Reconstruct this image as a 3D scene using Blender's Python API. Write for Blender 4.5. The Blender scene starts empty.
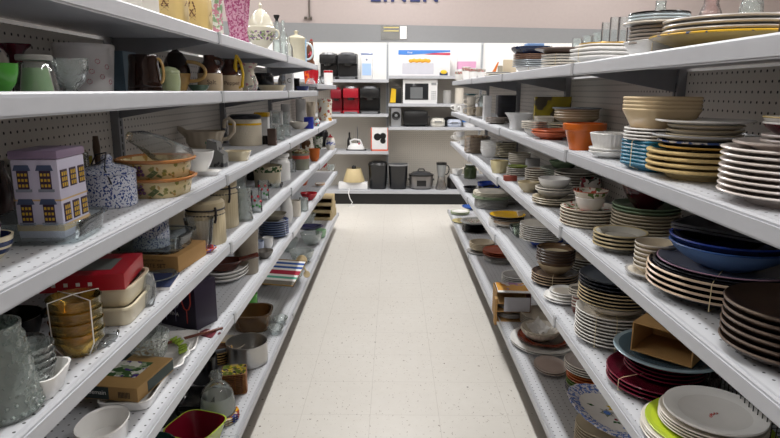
import bpy, bmesh, math, random
from mathutils import Vector, Matrix, noise
random.seed(7)
PI = math.pi
S = bpy.context.scene
C = S.collection
def R(a): return math.radians(a)

# ------------------------------------------------------------------ camera
F = 590.0; IMW, IMH = 780, 438
EYE = Vector((0, 0, 1.41))
PITCH, YAW, ROLL = R(12.3), R(0.28), R(0.25)
cd = bpy.data.cameras.new('camera'); cam = bpy.data.objects.new('camera', cd); C.objects.link(cam)
cd.sensor_width = 36; cd.lens = 36 * F / IMW; cd.clip_start = .02
cam.matrix_world = Matrix.Translation(EYE) @ (Matrix.Rotation(YAW, 4, 'Z') @ Matrix.Rotation(R(90) - PITCH, 4, 'X') @ Matrix.Rotation(ROLL, 4, 'Z'))
S.camera = cam
CM = cam.matrix_world.copy(); CI = CM.inverted()
def proj(p):
    q = CI @ Vector(p); return IMW / 2 + F * q.x / -q.z, IMH / 2 - F * q.y / -q.z, -q.z
def at(px, py, z):                       # where the line of sight meets a level surface
    d = CM.to_3x3() @ Vector(((px - IMW / 2) / F, (IMH / 2 - py) / F, -1))
    t = (z - EYE.z) / d.z
    return EYE + d * t
def along(px, x, z):                     # the point of the line (x, *, z) seen in column px
    if px < 393: x = -abs(x)
    lo, hi = .25, 12.
    for _ in range(60):
        m = (lo + hi) / 2
        a = proj((x, m, z))[0]
        if (a - px) * (1 if x > 0 else -1) > 0: lo = m
        else: hi = m
    return Vector((x, lo, z))
def scale_at(p): return F / proj(p)[2]   # pixels per metre

# ------------------------------------------------------------------ materials
MATS = {}
def nodes(m):
    m.use_nodes = True; nt = m.node_tree
    return nt, nt.nodes, nt.links, nt.nodes['Principled BSDF']
def srgb(c):
    if isinstance(c, str):
        c = [int(c[i:i + 2], 16) / 255 for i in (0, 2, 4)]
    return tuple((v / 12.92 if v <= .04045 else ((v + .055) / 1.055) ** 2.4) for v in c) + (1,)
def mat(name, col, rough=.35, metal=0, spec=.5, var=0, vscale=30, bump=0, bscale=80, coat=0):
    if name in MATS: return MATS[name]
    m = bpy.data.materials.new(name); nt, N, L, b = nodes(m)
    c = srgb(col); b.inputs['Base Color'].default_value = c
    b.inputs['Roughness'].default_value = rough; b.inputs['Metallic'].default_value = metal
    b.inputs['Specular IOR Level'].default_value = spec
    b.inputs['Coat Weight'].default_value = coat; b.inputs['Coat Roughness'].default_value = .08
    tc = N.new('ShaderNodeTexCoord')
    nz = N.new('ShaderNodeTexNoise'); nz.inputs['Scale'].default_value = vscale; nz.inputs['Detail'].default_value = 4
    L.new(tc.outputs['Object'], nz.inputs['Vector'])
    v = var if var else .05
    mx = N.new('ShaderNodeMix'); mx.data_type = 'RGBA'
    mx.inputs['A'].default_value = tuple(max(0, x * (1 - v)) for x in c[:3]) + (1,)
    mx.inputs['B'].default_value = tuple(min(1, x * (1 + v)) for x in c[:3]) + (1,)
    L.new(nz.outputs['Fac'], mx.inputs['Factor']); L.new(mx.outputs['Result'], b.inputs['Base Color'])
    if bump:
        n2 = N.new('ShaderNodeTexNoise'); n2.inputs['Scale'].default_value = bscale
        L.new(tc.outputs['Object'], n2.inputs['Vector'])
        bp = N.new('ShaderNodeBump'); bp.inputs['Strength'].default_value = bump; bp.inputs['Distance'].default_value = .003
        L.new(n2.outputs['Fac'], bp.inputs['Height']); L.new(bp.outputs['Normal'], b.inputs['Normal'])
    MATS[name] = m; return m
def speckle(name, base, spot, scale=90, thr=.56, rough=.25, detail=1):
    if name in MATS: return MATS[name]
    m = bpy.data.materials.new(name); nt, N, L, b = nodes(m)
    b.inputs['Roughness'].default_value = rough
    tc = N.new('ShaderNodeTexCoord'); nz = N.new('ShaderNodeTexNoise')
    nz.inputs['Scale'].default_value = scale; nz.inputs['Detail'].default_value = detail
    L.new(tc.outputs['Object'], nz.inputs['Vector'])
    cr = N.new('ShaderNodeValToRGB'); e = cr.color_ramp.elements
    e[0].position = thr - .02; e[1].position = thr + .02; e[0].color = srgb(base); e[1].color = srgb(spot)
    L.new(nz.outputs['Fac'], cr.inputs['Fac']); L.new(cr.outputs['Color'], b.inputs['Base Color'])
    MATS[name] = m; return m
def floral(name, base, cols, scale=45, rough=.25, dens=.30):
    # scattered blots of several glaze colours on a plain ground
    if name in MATS: return MATS[name]
    m = bpy.data.materials.new(name); nt, N, L, b = nodes(m)
    b.inputs['Roughness'].default_value = rough
    tc = N.new('ShaderNodeTexCoord')
    prev = None; prevc = srgb(base)
    for i, c in enumerate(cols):
        mp = N.new('ShaderNodeMapping'); mp.inputs['Location'].default_value = (i * 3.1, i * 1.7, i * .9)
        L.new(tc.outputs['Object'], mp.inputs['Vector'])
        vo = N.new('ShaderNodeTexNoise'); vo.inputs['Scale'].default_value = scale; vo.inputs['Detail'].default_value = 2
        L.new(mp.outputs['Vector'], vo.inputs['Vector'])
        cr = N.new('ShaderNodeValToRGB'); e = cr.color_ramp.elements
        t = .5 + .35 * dens if dens < .3 else .7 - .4 * dens
        e[0].position = t; e[1].position = t + .03; e[0].color = (0, 0, 0, 1); e[1].color = (1, 1, 1, 1)
        L.new(vo.outputs['Fac'], cr.inputs['Fac'])
        mx = N.new('ShaderNodeMix'); mx.data_type = 'RGBA'
        L.new(cr.outputs['Color'], mx.inputs['Factor'])
        if prev: L.new(prev, mx.inputs['A'])
        else: mx.inputs['A'].default_value = prevc
        mx.inputs['B'].default_value = srgb(c); prev = mx.outputs['Result']
    L.new(prev, b.inputs['Base Color'])
    MATS[name] = m; return m
def glass(name, tint='ffffff', dens=.12, rough=.03, bump=0, bscale=60):
    if name in MATS: return MATS[name]
    m = bpy.data.materials.new(name); nt, N, L, b = nodes(m)
    out = N['Material Output']
    tr = N.new('ShaderNodeBsdfTransparent'); tr.inputs['Color'].default_value = srgb(tint)
    b.inputs['Base Color'].default_value = srgb(tint); b.inputs['Roughness'].default_value = rough + .04
    b.inputs['Specular IOR Level'].default_value = .8
    gl = N.new('ShaderNodeBsdfGlossy'); gl.inputs['Roughness'].default_value = rough
    gl.inputs['Color'].default_value = (.97, .98, .98, 1)
    lw = N.new('ShaderNodeLayerWeight'); lw.inputs['Blend'].default_value = .24
    if bump:
        tc = N.new('ShaderNodeTexCoord'); nz = N.new('ShaderNodeTexVoronoi'); nz.inputs['Scale'].default_value = bscale
        bp = N.new('ShaderNodeBump'); bp.inputs['Strength'].default_value = bump; bp.inputs['Distance'].default_value = .004
        L.new(tc.outputs['Object'], nz.inputs['Vector']); L.new(nz.outputs['Distance'], bp.inputs['Height'])
        for q in (gl, lw, b): L.new(bp.outputs['Normal'], q.inputs['Normal'])
    m1 = N.new('ShaderNodeMixShader'); m1.inputs['Fac'].default_value = dens
    L.new(tr.outputs[0], m1.inputs[1]); L.new(b.outputs[0], m1.inputs[2])
    m2 = N.new('ShaderNodeMixShader'); L.new(lw.outputs['Fresnel'], m2.inputs['Fac'])
    L.new(m1.outputs[0], m2.inputs[1]); L.new(gl.outputs[0], m2.inputs[2])
    L.new(m2.outputs[0], out.inputs['Surface'])
    MATS[name] = m; return m
def peg(name, col, hole, plane, s=.0254, r=.0036, rough=.55):
    # perforated sheet: round holes on an inch grid in the given object plane
    m = bpy.data.materials.new(name); nt, N, L, b = nodes(m)
    b.inputs['Roughness'].default_value = rough
    tc = N.new('ShaderNodeTexCoord'); sp = N.new('ShaderNodeSeparateXYZ'); L.new(tc.outputs['Object'], sp.inputs[0])
    def mth(op, a, bb=None):
        n = N.new('ShaderNodeMath'); n.operation = op
        for i, v in enumerate((a, bb)):
            if v is None: continue
            if isinstance(v, (int, float)): n.inputs[i].default_value = v
            else: L.new(v, n.inputs[i])
        return n.outputs[0]
    sq = None
    for ax in plane:
        q = mth('SUBTRACT', mth('FRACT', mth('DIVIDE', sp.outputs[ax], s)), .5)
        q = mth('MULTIPLY', q, q); sq = q if sq is None else mth('ADD', sq, q)
    k = mth('LESS_THAN', sq, (r / s) ** 2)
    mx = N.new('ShaderNodeMix'); mx.data_type = 'RGBA'
    mx.inputs['A'].default_value = srgb(col); mx.inputs['B'].default_value = srgb(hole)
    L.new(k, mx.inputs['Factor']); L.new(mx.outputs['Result'], b.inputs['Base Color'])
    MATS[name] = m; return m

# ------------------------------------------------------------------ mesh helpers
def link(name, bm, ms, parent=None, loc=None, smooth=True, ang=35):
    bmesh.ops.recalc_face_normals(bm, faces=bm.faces)
    me = bpy.data.meshes.new(name); bm.to_mesh(me); bm.free()
    for m in (ms if isinstance(ms, (list, tuple)) else [ms]): me.materials.append(m)
    if smooth:
        me.polygons.foreach_set('use_smooth', [True] * len(me.polygons))
        me.set_sharp_from_angle(angle=R(ang))
    o = bpy.data.objects.new(name, me); C.objects.link(o)
    if parent: o.parent = parent
    if loc is not None: o.location = loc
    return o
USED = {}
def tag(o, label, cat, group=None):
    o['label'] = label; o['category'] = cat
    if group: o['group'] = group
    USED[label] = USED.get(label, 0) + 1
    return o
def root(name, loc, rz=0, label=None, cat=None, group=None):
    o = bpy.data.objects.new(name, None); C.objects.link(o); o.empty_display_size = .05
    o.location = loc; o.rotation_euler = (0, 0, rz)
    if label: tag(o, label, cat, group)
    return o
def bx(bm, x0, x1, y0, y1, z0, z1, mi=0, bev=0, M=None):
    vs = [bm.verts.new((x, y, z)) for x in (x0, x1) for y in (y0, y1) for z in (z0, z1)]
    fs = [bm.faces.new([vs[i] for i in f]) for f in ((0, 1, 3, 2), (4, 6, 7, 5), (0, 4, 5, 1), (2, 3, 7, 6), (0, 2, 6, 4), (1, 5, 7, 3))]
    for f in fs: f.material_index = mi
    if bev:
        es = list({e for f in fs for e in f.edges})
        r = bmesh.ops.bevel(bm, geom=es, offset=bev, segments=2, affect='EDGES', profile=.6)
        for f in r['faces']: f.material_index = mi
        if M: bmesh.ops.transform(bm, matrix=M, verts=list({v for f in r['faces'] for v in f.verts} | {v for f in fs if f.is_valid for v in f.verts}))
    elif M: bmesh.ops.transform(bm, matrix=M, verts=vs)
    return bm
def box(name, dims, m, parent=None, loc=None, bev=.002, center=True):
    bm = bmesh.new(); a, b_, c = dims
    bx(bm, -a / 2, a / 2, -b_ / 2, b_ / 2, 0, c, 0, min(bev, min(dims) * .3))
    return link(name, bm, m, parent, loc)
def prism(bm, pts, y0, y1, mi=0, axis='Y'):
    f = (lambda p, y: (p[0], y, p[1])) if axis == 'Y' else ((lambda p, y: (y, p[0], p[1])) if axis == 'X' else (lambda p, y: (p[0], p[1], y)))
    a = [bm.verts.new(f(p, y0)) for p in pts]; b_ = [bm.verts.new(f(p, y1)) for p in pts]
    n = len(pts)
    fs = [bm.faces.new(a), bm.faces.new(b_[::-1])] + [bm.faces.new((a[i], b_[i], b_[(i + 1) % n], a[(i + 1) % n])) for i in range(n)]
    for q in fs: q.material_index = mi
    return bm
def loft(bm, prof, seg=40, rx=1., ry=1., n=2., wave=0, waves=0, wz=None, cx=0, cy=0, flip=False, cap=True, wmin=.6):
    """prof: (r, z[, material]) from the centre bottom outward and back in; n: 2 round .. 6 squarish;
    wave: relative scallop depth applied to radii over wmin of the largest."""
    rmax = max(p[0] for p in prof); rings = []
    for p in prof:
        r, z = p[0], p[1]
        if r <= 1e-6:
            rings.append([bm.verts.new((cx, cy, z))]); continue
        ring = []
        for k in range(seg):
            a = 2 * PI * k / seg; c, s = math.cos(a), math.sin(a)
            q = (abs(c) ** n + abs(s) ** n) ** (-1 / n)
            w = 1 + (wave * math.cos(waves * a) if r > wmin * rmax else 0)
            zz = z + (wz * math.cos(waves * a) * rmax if wz and r > wmin * rmax else 0)
            ring.append(bm.verts.new((cx + r * rx * q * c * w, cy + r * ry * q * s * w, zz)))
        rings.append(ring)
    for i in range(len(rings) - 1):
        A, B = rings[i], rings[i + 1]; mi = prof[i + 1][2] if len(prof[i + 1]) > 2 else 0
        for k in range(seg):
            k2 = (k + 1) % seg
            if len(A) == 1 and len(B) == 1: continue
            if len(A) == 1: vs = (A[0], B[k], B[k2])
            elif len(B) == 1: vs = (A[k], B[0], A[k2])
            else: vs = (A[k], B[k], B[k2], A[k2])
            try: bm.faces.new(vs).material_index = mi
            except ValueError: pass
    if cap:
        for r in (rings[0], rings[-1]):
            if len(r) > 1:
                try: bm.faces.new(r)
                except ValueError: pass
    return bm
def tube(bm, pts, r, seg=10, mi=0, closed=False, flat=1.):
    pts = [Vector(p) for p in pts]; n = len(pts)
    rr = r if isinstance(r, (list, tuple)) else [r] * n
    rings = []; up = Vector((0, 0, 1))
    prevn = None
    for i, p in enumerate(pts):
        if closed: t = pts[(i + 1) % n] - pts[i - 1]
        else: t = pts[min(i + 1, n - 1)] - pts[max(i - 1, 0)]
        t.normalize()
        if prevn is None:
            a = up if abs(t.dot(up)) < .9 else Vector((1, 0, 0)); nn = t.cross(a).normalized()
        else: nn = (prevn - t * prevn.dot(t)).normalized()
        prevn = nn; bb = t.cross(nn)
        rings.append([bm.verts.new(p + (nn * math.cos(2 * PI * k / seg) * flat + bb * math.sin(2 * PI * k / seg)) * rr[i]) for k in range(seg)])
    m = n if closed else n - 1
    for i in range(m):
        A, B = rings[i], rings[(i + 1) % n]
        for k in range(seg):
            bm.faces.new((A[k], A[(k + 1) % seg], B[(k + 1) % seg], B[k])).material_index = mi
    if not closed:
        bm.faces.new(rings[0][::-1]).material_index = mi; bm.faces.new(rings[-1]).material_index = mi
    return bm
def arc(cx, cz, r, a0, a1, n=10, y=0, rz=None):
    return [(cx + r * math.cos(R(a0 + (a1 - a0) * i / n)), y, cz + (rz or r) * math.sin(R(a0 + (a1 - a0) * i / n))) for i in range(n + 1)]
def handle(bm, x0, z0, x1, z1, out, r=.006, y=0, mi=0, n=12, flat=1.):
    # a C handle in the XZ plane leaving the body at (x0,z0) and rejoining at (x1,z1)
    pts = []
    for i in range(n + 1):
        t = i / n; a = PI * t
        pts.append((x0 + (x1 - x0) * t + out * math.sin(a) ** .8, y, z0 + (z1 - z0) * (.5 - .5 * math.cos(a))))
    return tube(bm, pts, r, 8, mi, flat=flat)
def text(name, s, size, m, parent, loc, rot, ext=.0004, align='CENTER', space=1., bold=0):
    cu = bpy.data.curves.new(name, 'FONT'); cu.body = s; cu.size = size; cu.extrude = ext
    cu.align_x = align; cu.align_y = 'CENTER'; cu.materials.append(m)
    cu.space_character = space; cu.offset = bold
    t_ = bpy.data.objects.new(name, cu); C.objects.link(t_)
    me = bpy.data.meshes.new_from_object(t_.evaluated_get(bpy.context.evaluated_depsgraph_get()))
    bpy.data.objects.remove(t_); bpy.data.curves.remove(cu)
    o = bpy.data.objects.new(name, me); C.objects.link(o); o.parent = parent
    o.location = loc; o.rotation_euler = rot
    return o
# ------------------------------------------------------------------ the room
def structure(o): o['kind'] = 'structure'; return o
mfl = bpy.data.materials.new('vinyl_tile'); nt, N, L, b = nodes(mfl)
tc = N.new('ShaderNodeTexCoord'); sp = N.new('ShaderNodeSeparateXYZ'); L.new(tc.outputs['Object'], sp.inputs[0])
def mth(op, a, bb=None, c=None):
    n = N.new('ShaderNodeMath'); n.operation = op
    for i, v in enumerate((a, bb, c)):
        if v is None: continue
        if isinstance(v, (int, float)): n.inputs[i].default_value = v
        else: L.new(v, n.inputs[i])
    return n.outputs[0]
def mixc(f, a, bb):
    n = N.new('ShaderNodeMix'); n.data_type = 'RGBA'
    L.new(f, n.inputs['Factor']) if not isinstance(f, float) else n.inputs['Factor'].__setattr__('default_value', f)
    for k, v in (('A', a), ('B', bb)):
        if isinstance(v, str): n.inputs[k].default_value = srgb(v)
        else: L.new(v, n.inputs[k])
    return n.outputs['Result']
T = .3048
fx = mth('FRACT', mth('DIVIDE', mth('ADD', sp.outputs[0], .096 + 10 * T), T)); fy = mth('FRACT', mth('DIVIDE', mth('ADD', sp.outputs[1], .06), T))
ex = mth('MINIMUM', fx, mth('SUBTRACT', 1, fx)); ey = mth('MINIMUM', fy, mth('SUBTRACT', 1, fy))
seam = mth('LESS_THAN', mth('MINIMUM', ex, ey), .0035)
n1 = N.new('ShaderNodeTexNoise'); n1.inputs['Scale'].default_value = 100; n1.inputs['Detail'].default_value = 2; n1.inputs['Distortion'].default_value = .6
mp = N.new('ShaderNodeMapping'); mp.inputs['Scale'].default_value = (1.0, .55, 1); L.new(tc.outputs['Object'], mp.inputs['Vector']); L.new(mp.outputs['Vector'], n1.inputs['Vector'])
spk = mth('GREATER_THAN', n1.outputs['Fac'], .685)
n2 = N.new('ShaderNodeTexNoise'); n2.inputs['Scale'].default_value = 2.2; n2.inputs['Detail'].default_value = 5; L.new(tc.outputs['Object'], n2.inputs['Vector'])
n3 = N.new('ShaderNodeTexNoise'); n3.inputs['Scale'].default_value = 22; n3.inputs['Detail'].default_value = 6; L.new(tc.outputs['Object'], n3.inputs['Vector'])
base = mixc(n2.outputs['Fac'], 'dad6ce', 'e6e3dc')
base = mixc(mth('MULTIPLY', n3.outputs['Fac'], .35), base, 'c6bfb4')
vo = N.new('ShaderNodeTexVoronoi'); vo.inputs['Scale'].default_value = 9; L.new(tc.outputs['Object'], vo.inputs['Vector'])
base = mixc(mth('LESS_THAN', vo.outputs['Distance'], .045), base, '6d6157')
base = mixc(mth('MULTIPLY', spk, .75), base, '8a7c6e')
base = mixc(mth('MULTIPLY', seam, .35), base, '948b80')
L.new(base, b.inputs['Base Color'])
rg = mth('ADD', mth('MULTIPLY', n2.outputs['Fac'], .2), .28); L.new(rg, b.inputs['Roughness'])
bm = bmesh.new(); bx(bm, -6, 6, -3, 8.2, -.05, 0)
structure(link('floor', bm, mfl, smooth=False))
BACK = 7.78
PINK = mat('pink_paint', 'aea29e', .7); GREY = mat('grey_paint', '868788', .65); NAVY = mat('navy_letter', '1f2a5c', .5)
bm = bmesh.new(); bx(bm, -6, 6, BACK + .02, BACK + .2, 0, 4.2)
structure(link('wall_back', bm, PINK, smooth=False))
# grey band above the wall shelving; its top edge is not quite level
zb, zt = 1.6, 2.215
bm = bmesh.new(); v = []
for y in (BACK - .01, BACK + .02):
    v.append([bm.verts.new(p) for p in ((-6, y, zb), (6, y, zb), (6, y, zt - .10), (-6, y, zt + .10))])
bm.faces.new(v[0]); bm.faces.new(v[1][::-1])
for i in range(4): bm.faces.new((v[0][i], v[1][i], v[1][(i + 1) % 4], v[0][(i + 1) % 4]))
structure(link('trim_1', bm, GREY, smooth=False))
CEIL = 4.2
bm = bmesh.new(); bx(bm, -6, 6, -3, 8.2, CEIL, CEIL + .05)
structure(link('ceiling', bm, mat('ceiling_tile', 'e4e2dd', .8, bump=.2), smooth=False))
for s, nm in ((-1, 'wall_left'), (1, 'wall_right')):
    bm = bmesh.new(); x = 6 * s; bx(bm, min(x, x + .1 * s), max(x, x + .1 * s), -3, 8.2, 0, CEIL)
    structure(link(nm, bm, PINK, smooth=False))
bm = bmesh.new(); bx(bm, -6, 6, -3.1, -3, 0, CEIL); structure(link('wall_front', bm, PINK, smooth=False))
SIGN = 1
t = tag(root('wall_sign', (.0, BACK - .0, 2.0)), 'dark blue LINEN lettering mounted high on the pink back wall', 'sign')
text('lettering', 'LINEN', .27, NAVY, t, (0, 0, 0), (R(90), 0, 0), .012, space=1.2, bold=.008)
# ------------------------------------------------------------------ shelving
STEEL = mat('shelf_steel', 'b6b8bd', .38, .0, .5); STEELD = mat('upright_steel', '85868a', .45, .3)
PEGL = peg('pegboard_grey', 'cdc7be', '1c1a18', (1, 2)); PEGB = peg('pegboard_back', 'c9c4ba', '4a4641', (0, 2), r=.0032)
PEGW = peg('pegboard_white', 'f4f3ef', 'b9b7b1', (0, 2), r=.003)
DECK = peg('shelf_perforated', 'c4c6ca', '333335', (0, 1), r=.0026)
KICK = mat('black_kick', '0d0d0e', .45); BLACK = mat('black_plastic', '141415', .35)
XF, XP = .553, .91
LV = {'L': [('L1', 1.583, XF), ('L2', 1.402, XF), ('L3', 1.132, XF), ('L4', .902, XF), ('L5', .648, XF), ('L6', .165, .567)],
      'R': [('R1', 1.492, .562), ('R2', 1.222, .560), ('R3', .970, .560), ('R4', .654, .560), ('R5', .180, .583)]}
LE = [('LE', 1.452, XF), ('L3', 1.132, XF), ('L4', .902, XF), ('L5', .648, XF), ('L6', .165, .567)]
DROP = {'R3': (0, 0, .012, .028, .045), 'R4': (0, 0, .012, .026, .045), 'L4': (0, 0, .012, .028, .048), 'L5': (0, 0, .006, .014, .024), 'R2': (0, 0, .005, .01, .012)}
ZL = {k: z for s in LV.values() for k, z, x in s}; ZL['LE'] = 1.452
def zat(lv, y):
    y0 = y + (.03 if lv[0] == 'R' else 0); i = min(4, max(0, int((y0 + .49) // 1.22)))
    return ZL[lv] - DROP.get(lv, (0,) * 5)[i]
def make_shelf(par, s, z, xf, xb, y0, y1, base=False, name='shelf'):
    lip = .034
    pr = [(xb, z), (xf + .012, z), (xf + .009, z + .004), (xf + .003, z + .004), (xf, z), (xf, z - lip), (xf + .004, z - lip), (xf + .006, z - .014), (xb, z - .014)]
    bm = bmesh.new(); prism(bm, [(p[0] * s, p[1]) for p in pr], y0 + .001, y1 - .001)
    bm.faces.ensure_lookup_table()
    bmesh.ops.recalc_face_normals(bm, faces=bm.faces)
    for f in bm.faces:
        if f.normal.z > .9 and f.calc_area() > .2: f.material_index = 1
    sh = link(name, bm, [STEEL, DECK], par, smooth=False)
    bm = bmesh.new(); bx(bm, min(s * (xf - .003), s * xf), max(s * (xf - .003), s * xf), y0 + .004, y1 - .004, z - .030, z - .004)
    link('price_rail', bm, mat('price_rail', 'bbbdc2', .3), sh, smooth=False)
    bm = bmesh.new(); bx(bm, min(s * (xf - .006), s * (xf + .001)), max(s * (xf - .006), s * (xf + .001)), y1 - .024, y1 - .002, z - .033, z + .003)
    link('rail_clip', bm, mat('clip_grey', 'a2a4a8', .35), sh, smooth=False)
    return sh
def bay(s, y0, y1, levels, top, label):
    u = root('shelving_unit', (0, 0, 0), 0, label, 'shelf', 'metal shelving bays %s the aisle' % ('left of' if s < 0 else 'right of'))
    bm = bmesh.new(); bx(bm, min(s * XP, s * (XP + .012)), max(s * XP, s * (XP + .012)), y0, y1, .1, top); link('pegboard_panel', bm, PEGL, u, smooth=False)
    bm = bmesh.new(); bx(bm, min(s * (XP - .025), s * (XP + .012)), max(s * (XP - .025), s * (XP + .012)), y1 - .034, y1 - .002, 0, top + .01)
    z = .2
    while z < top - .03:
        bx(bm, min(s * (XP - .0262), s * (XP - .02)), max(s * (XP - .0262), s * (XP - .02)), y1 - .021, y1 - .015, z, z + .018, 1); z += .0254
    link('upright', bm, [STEELD, KICK], u, smooth=False)
    for k, z, xf in levels:
        base = z < .25; z = zat(k, (y0 + y1) / 2)
        make_shelf(u, s, z, xf, XP, y0, (y1 + (.35 if s > 0 else .2)) if base and y1 > 5.6 else y1, base, 'base_shelf' if base else 'shelf')
        if base:
            bm = bmesh.new(); bx(bm, min(s * (xf + .09), s * (xf + .10)), max(s * (xf + .09), s * (xf + .10)), y0, y1, 0, z - .014)
            link('kick_plate', bm, KICK, u, smooth=False)
        else:
            bm = bmesh.new(); yb = y1 - .02
            prism(bm, [(s * (XP - .02), z - .015), (s * (xf + .03), z - .015), (s * (xf + .03), z - .03), (s * (XP - .02), z - .085)], yb, yb + .004)
            link('bracket', bm, STEELD, u, smooth=False)
BY = [-.49, .73, 1.95, 3.17, 4.39, 5.80]
nm = ['nearest the camera', 'second from the camera', 'in the middle', 'second from the far end', 'at the far end']
for i in range(5):
    bay(-1, BY[i], BY[i + 1], LE if i == 4 else LV['L'], 1.40 if i == 4 else 1.56, 'white metal pegboard shelving bay left of the aisle, ' + nm[i])
    bay(1, BY[i] - .03, BY[i + 1] - .03, LV['R'], 1.47, 'white metal pegboard shelving bay right of the aisle, ' + nm[i])
# shelving along the back wall
DB, DF = BACK - .03, BACK - .40
def hb(y, d):          # height of something seen in row y of the middle column at distance d
    lo, hi = 0, 4
    for _ in range(40):
        m = (lo + hi) / 2
        if proj((0, d, m))[1] > y: lo = m
        else: hi = m
    return lo
t = [o for o in C.objects if o.name == 'wall_sign'][0]; t.location = (.13, BACK + .018, hb(2.0, BACK) + .094)
BX = [-2.48, -1.27, -.06, 1.135, 2.34, 3.54]
BS = {}
def wall_bay(x0, x1, zs, label):
    u = root('shelving_unit', (0, 0, 0), 0, label, 'shelf', 'metal shelving bays along the back wall')
    ztop = zs[0]
    bm = bmesh.new(); bx(bm, x0, x1, DB, DB + .012, .1, ztop); link('pegboard_panel', bm, PEGB, u, smooth=False)
    bm = bmesh.new(); bx(bm, x0, x1, DB, DB + .012, ztop, 2.0); link('pegboard_panel', bm, PEGW, u, smooth=False)['label'] = 'white upper pegboard'
    bm = bmesh.new(); bx(bm, x1 - .034, x1 - .002, DB - .02, DB + .012, 0, 2.0)
    z = .2
    while z < 1.97:
        bx(bm, x1 - .022, x1 - .014, DB - .0215, DB - .015, z, z + .018, 1); z += .0254
    link('upright', bm, [mat('upright_pale', 'c4c6c8', .4), mat('slot_blue_grey', '5a6674', .5)], u, smooth=False)
    for z in zs + [.175]:
        yf = DF if z > .3 else DF - .06
        pr = [(DB, z), (yf, z), (yf, z - .036), (yf + .004, z - .036), (yf + .006, z - .014), (DB, z - .014)]
        bm = bmesh.new(); prism(bm, pr, x0 + .002, x1 - .002, axis='X'); link('base_shelf' if z < .3 else 'shelf', bm, STEEL, u, smooth=False)
        if z > .3:
            bm = bmesh.new(); prism(bm, [(DB, z - .015), (yf + .03, z - .015), (yf + .03, z - .03), (DB, z - .09)], x1 - .022, x1 - .018, axis='X')
            link('bracket', bm, STEELD, u, smooth=False)
    bm = bmesh.new(); bx(bm, x0, x1, DF - .03, DF - .02, 0, .139); link('kick_plate', bm, KICK, u, smooth=False)
zl = [hb(79.5, DF), hb(114, DF), hb(151.5, DF)]
zr = [hb(75.5, DF), hb(103.5, DF), hb(127, DF)]
wall_bay(BX[0], BX[1], [zl[0], zl[2]], 'metal shelving bay on the back wall, farthest left, mostly hidden')
wall_bay(BX[1], BX[2], zl, 'back wall shelving bay holding the coffee makers and clothes iron')
wall_bay(BX[2], BX[3], zr, 'back wall shelving bay holding the microwave and slow cooker')
wall_bay(BX[3], BX[4], zr, 'back wall shelving bay seen beyond the right aisle shelves')
wall_bay(BX[4], BX[5], zr, 'back wall shelving bay, farthest right, mostly hidden')
# ------------------------------------------------------------------ lamps
DIFF = bpy.data.materials.new('lamp_diffuser'); nt, N, L, b = nodes(DIFF)
b.inputs['Emission Color'].default_value = (1, .97, .93, 1); b.inputs['Emission Strength'].default_value = 6; b.inputs['Base Color'].default_value = (.9, .9, .9, 1)
HOUS = mat('lamp_housing', 'e8e8e6', .5)
def lamp(x, y, L_, P, lab):
    t = root('ceiling_light', (x, y, 3.7), 0, lab, 'ceiling light', 'fluorescent strip lights over the store')
    bm = bmesh.new(); bx(bm, -.09, .09, -L_ / 2, L_ / 2, 0, .07); link('housing', bm, HOUS, t, smooth=False)
    bm = bmesh.new(); bx(bm, -.07, .07, -L_ / 2 + .02, L_ / 2 - .02, -.03, 0); link('diffuser', bm, DIFF, t, smooth=False)
    bm = bmesh.new()
    for k in (-1, 1): tube(bm, [(0, k * L_ * .35, .07), (0, k * L_ * .35, CEIL - 3.7)], .004, 6)
    link('hanger', bm, STEELD, t)
    ld = bpy.data.lights.new('tube_light', 'AREA'); ld.shape = 'RECTANGLE'; ld.size = .16; ld.size_y = L_; ld.energy = P; ld.color = (1, .99, .985)
    o = bpy.data.objects.new('tube_light', ld); C.objects.link(o); o.parent = t; o.location = (0, 0, -.04)
for i, (x, y, P) in enumerate([(-.0, .9, 54), (0, 3.5, 70), (0, 6.1, 118), (-2.6, .9, 60), (-2.6, 3.5, 60), (-2.6, 6.1, 90), (2.6, .9, 60), (2.6, 3.5, 60), (2.6, 6.1, 90), (0, -1.7, 50)]):
    lamp(x, y, 2.3, P, 'white fluorescent strip light %s, %s' % (['hanging over the left aisle', 'hanging over this aisle', 'hanging over the right aisle'][0 if x < -1 else 2 if x > 1 else 1],
         'behind the camera' if y < 0 else 'nearest the camera' if y < 2 else 'halfway along' if y < 5 else 'near the back wall'))
w = bpy.data.worlds.new('world'); S.world = w; w.use_nodes = True
w.node_tree.nodes['Background'].inputs[0].default_value = (.9, .92, 1, 1); w.node_tree.nodes['Background'].inputs[1].default_value = .3
S.view_settings.view_transform = 'Standard'; S.view_settings.look = 'None'; S.view_settings.gamma = 1; S.view_settings.exposure = -.76
S.cycles.use_denoising = True; S.cycles.max_bounces = 10; S.cycles.diffuse_bounces = 6; S.cycles.transparent_max_bounces = 24
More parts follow.
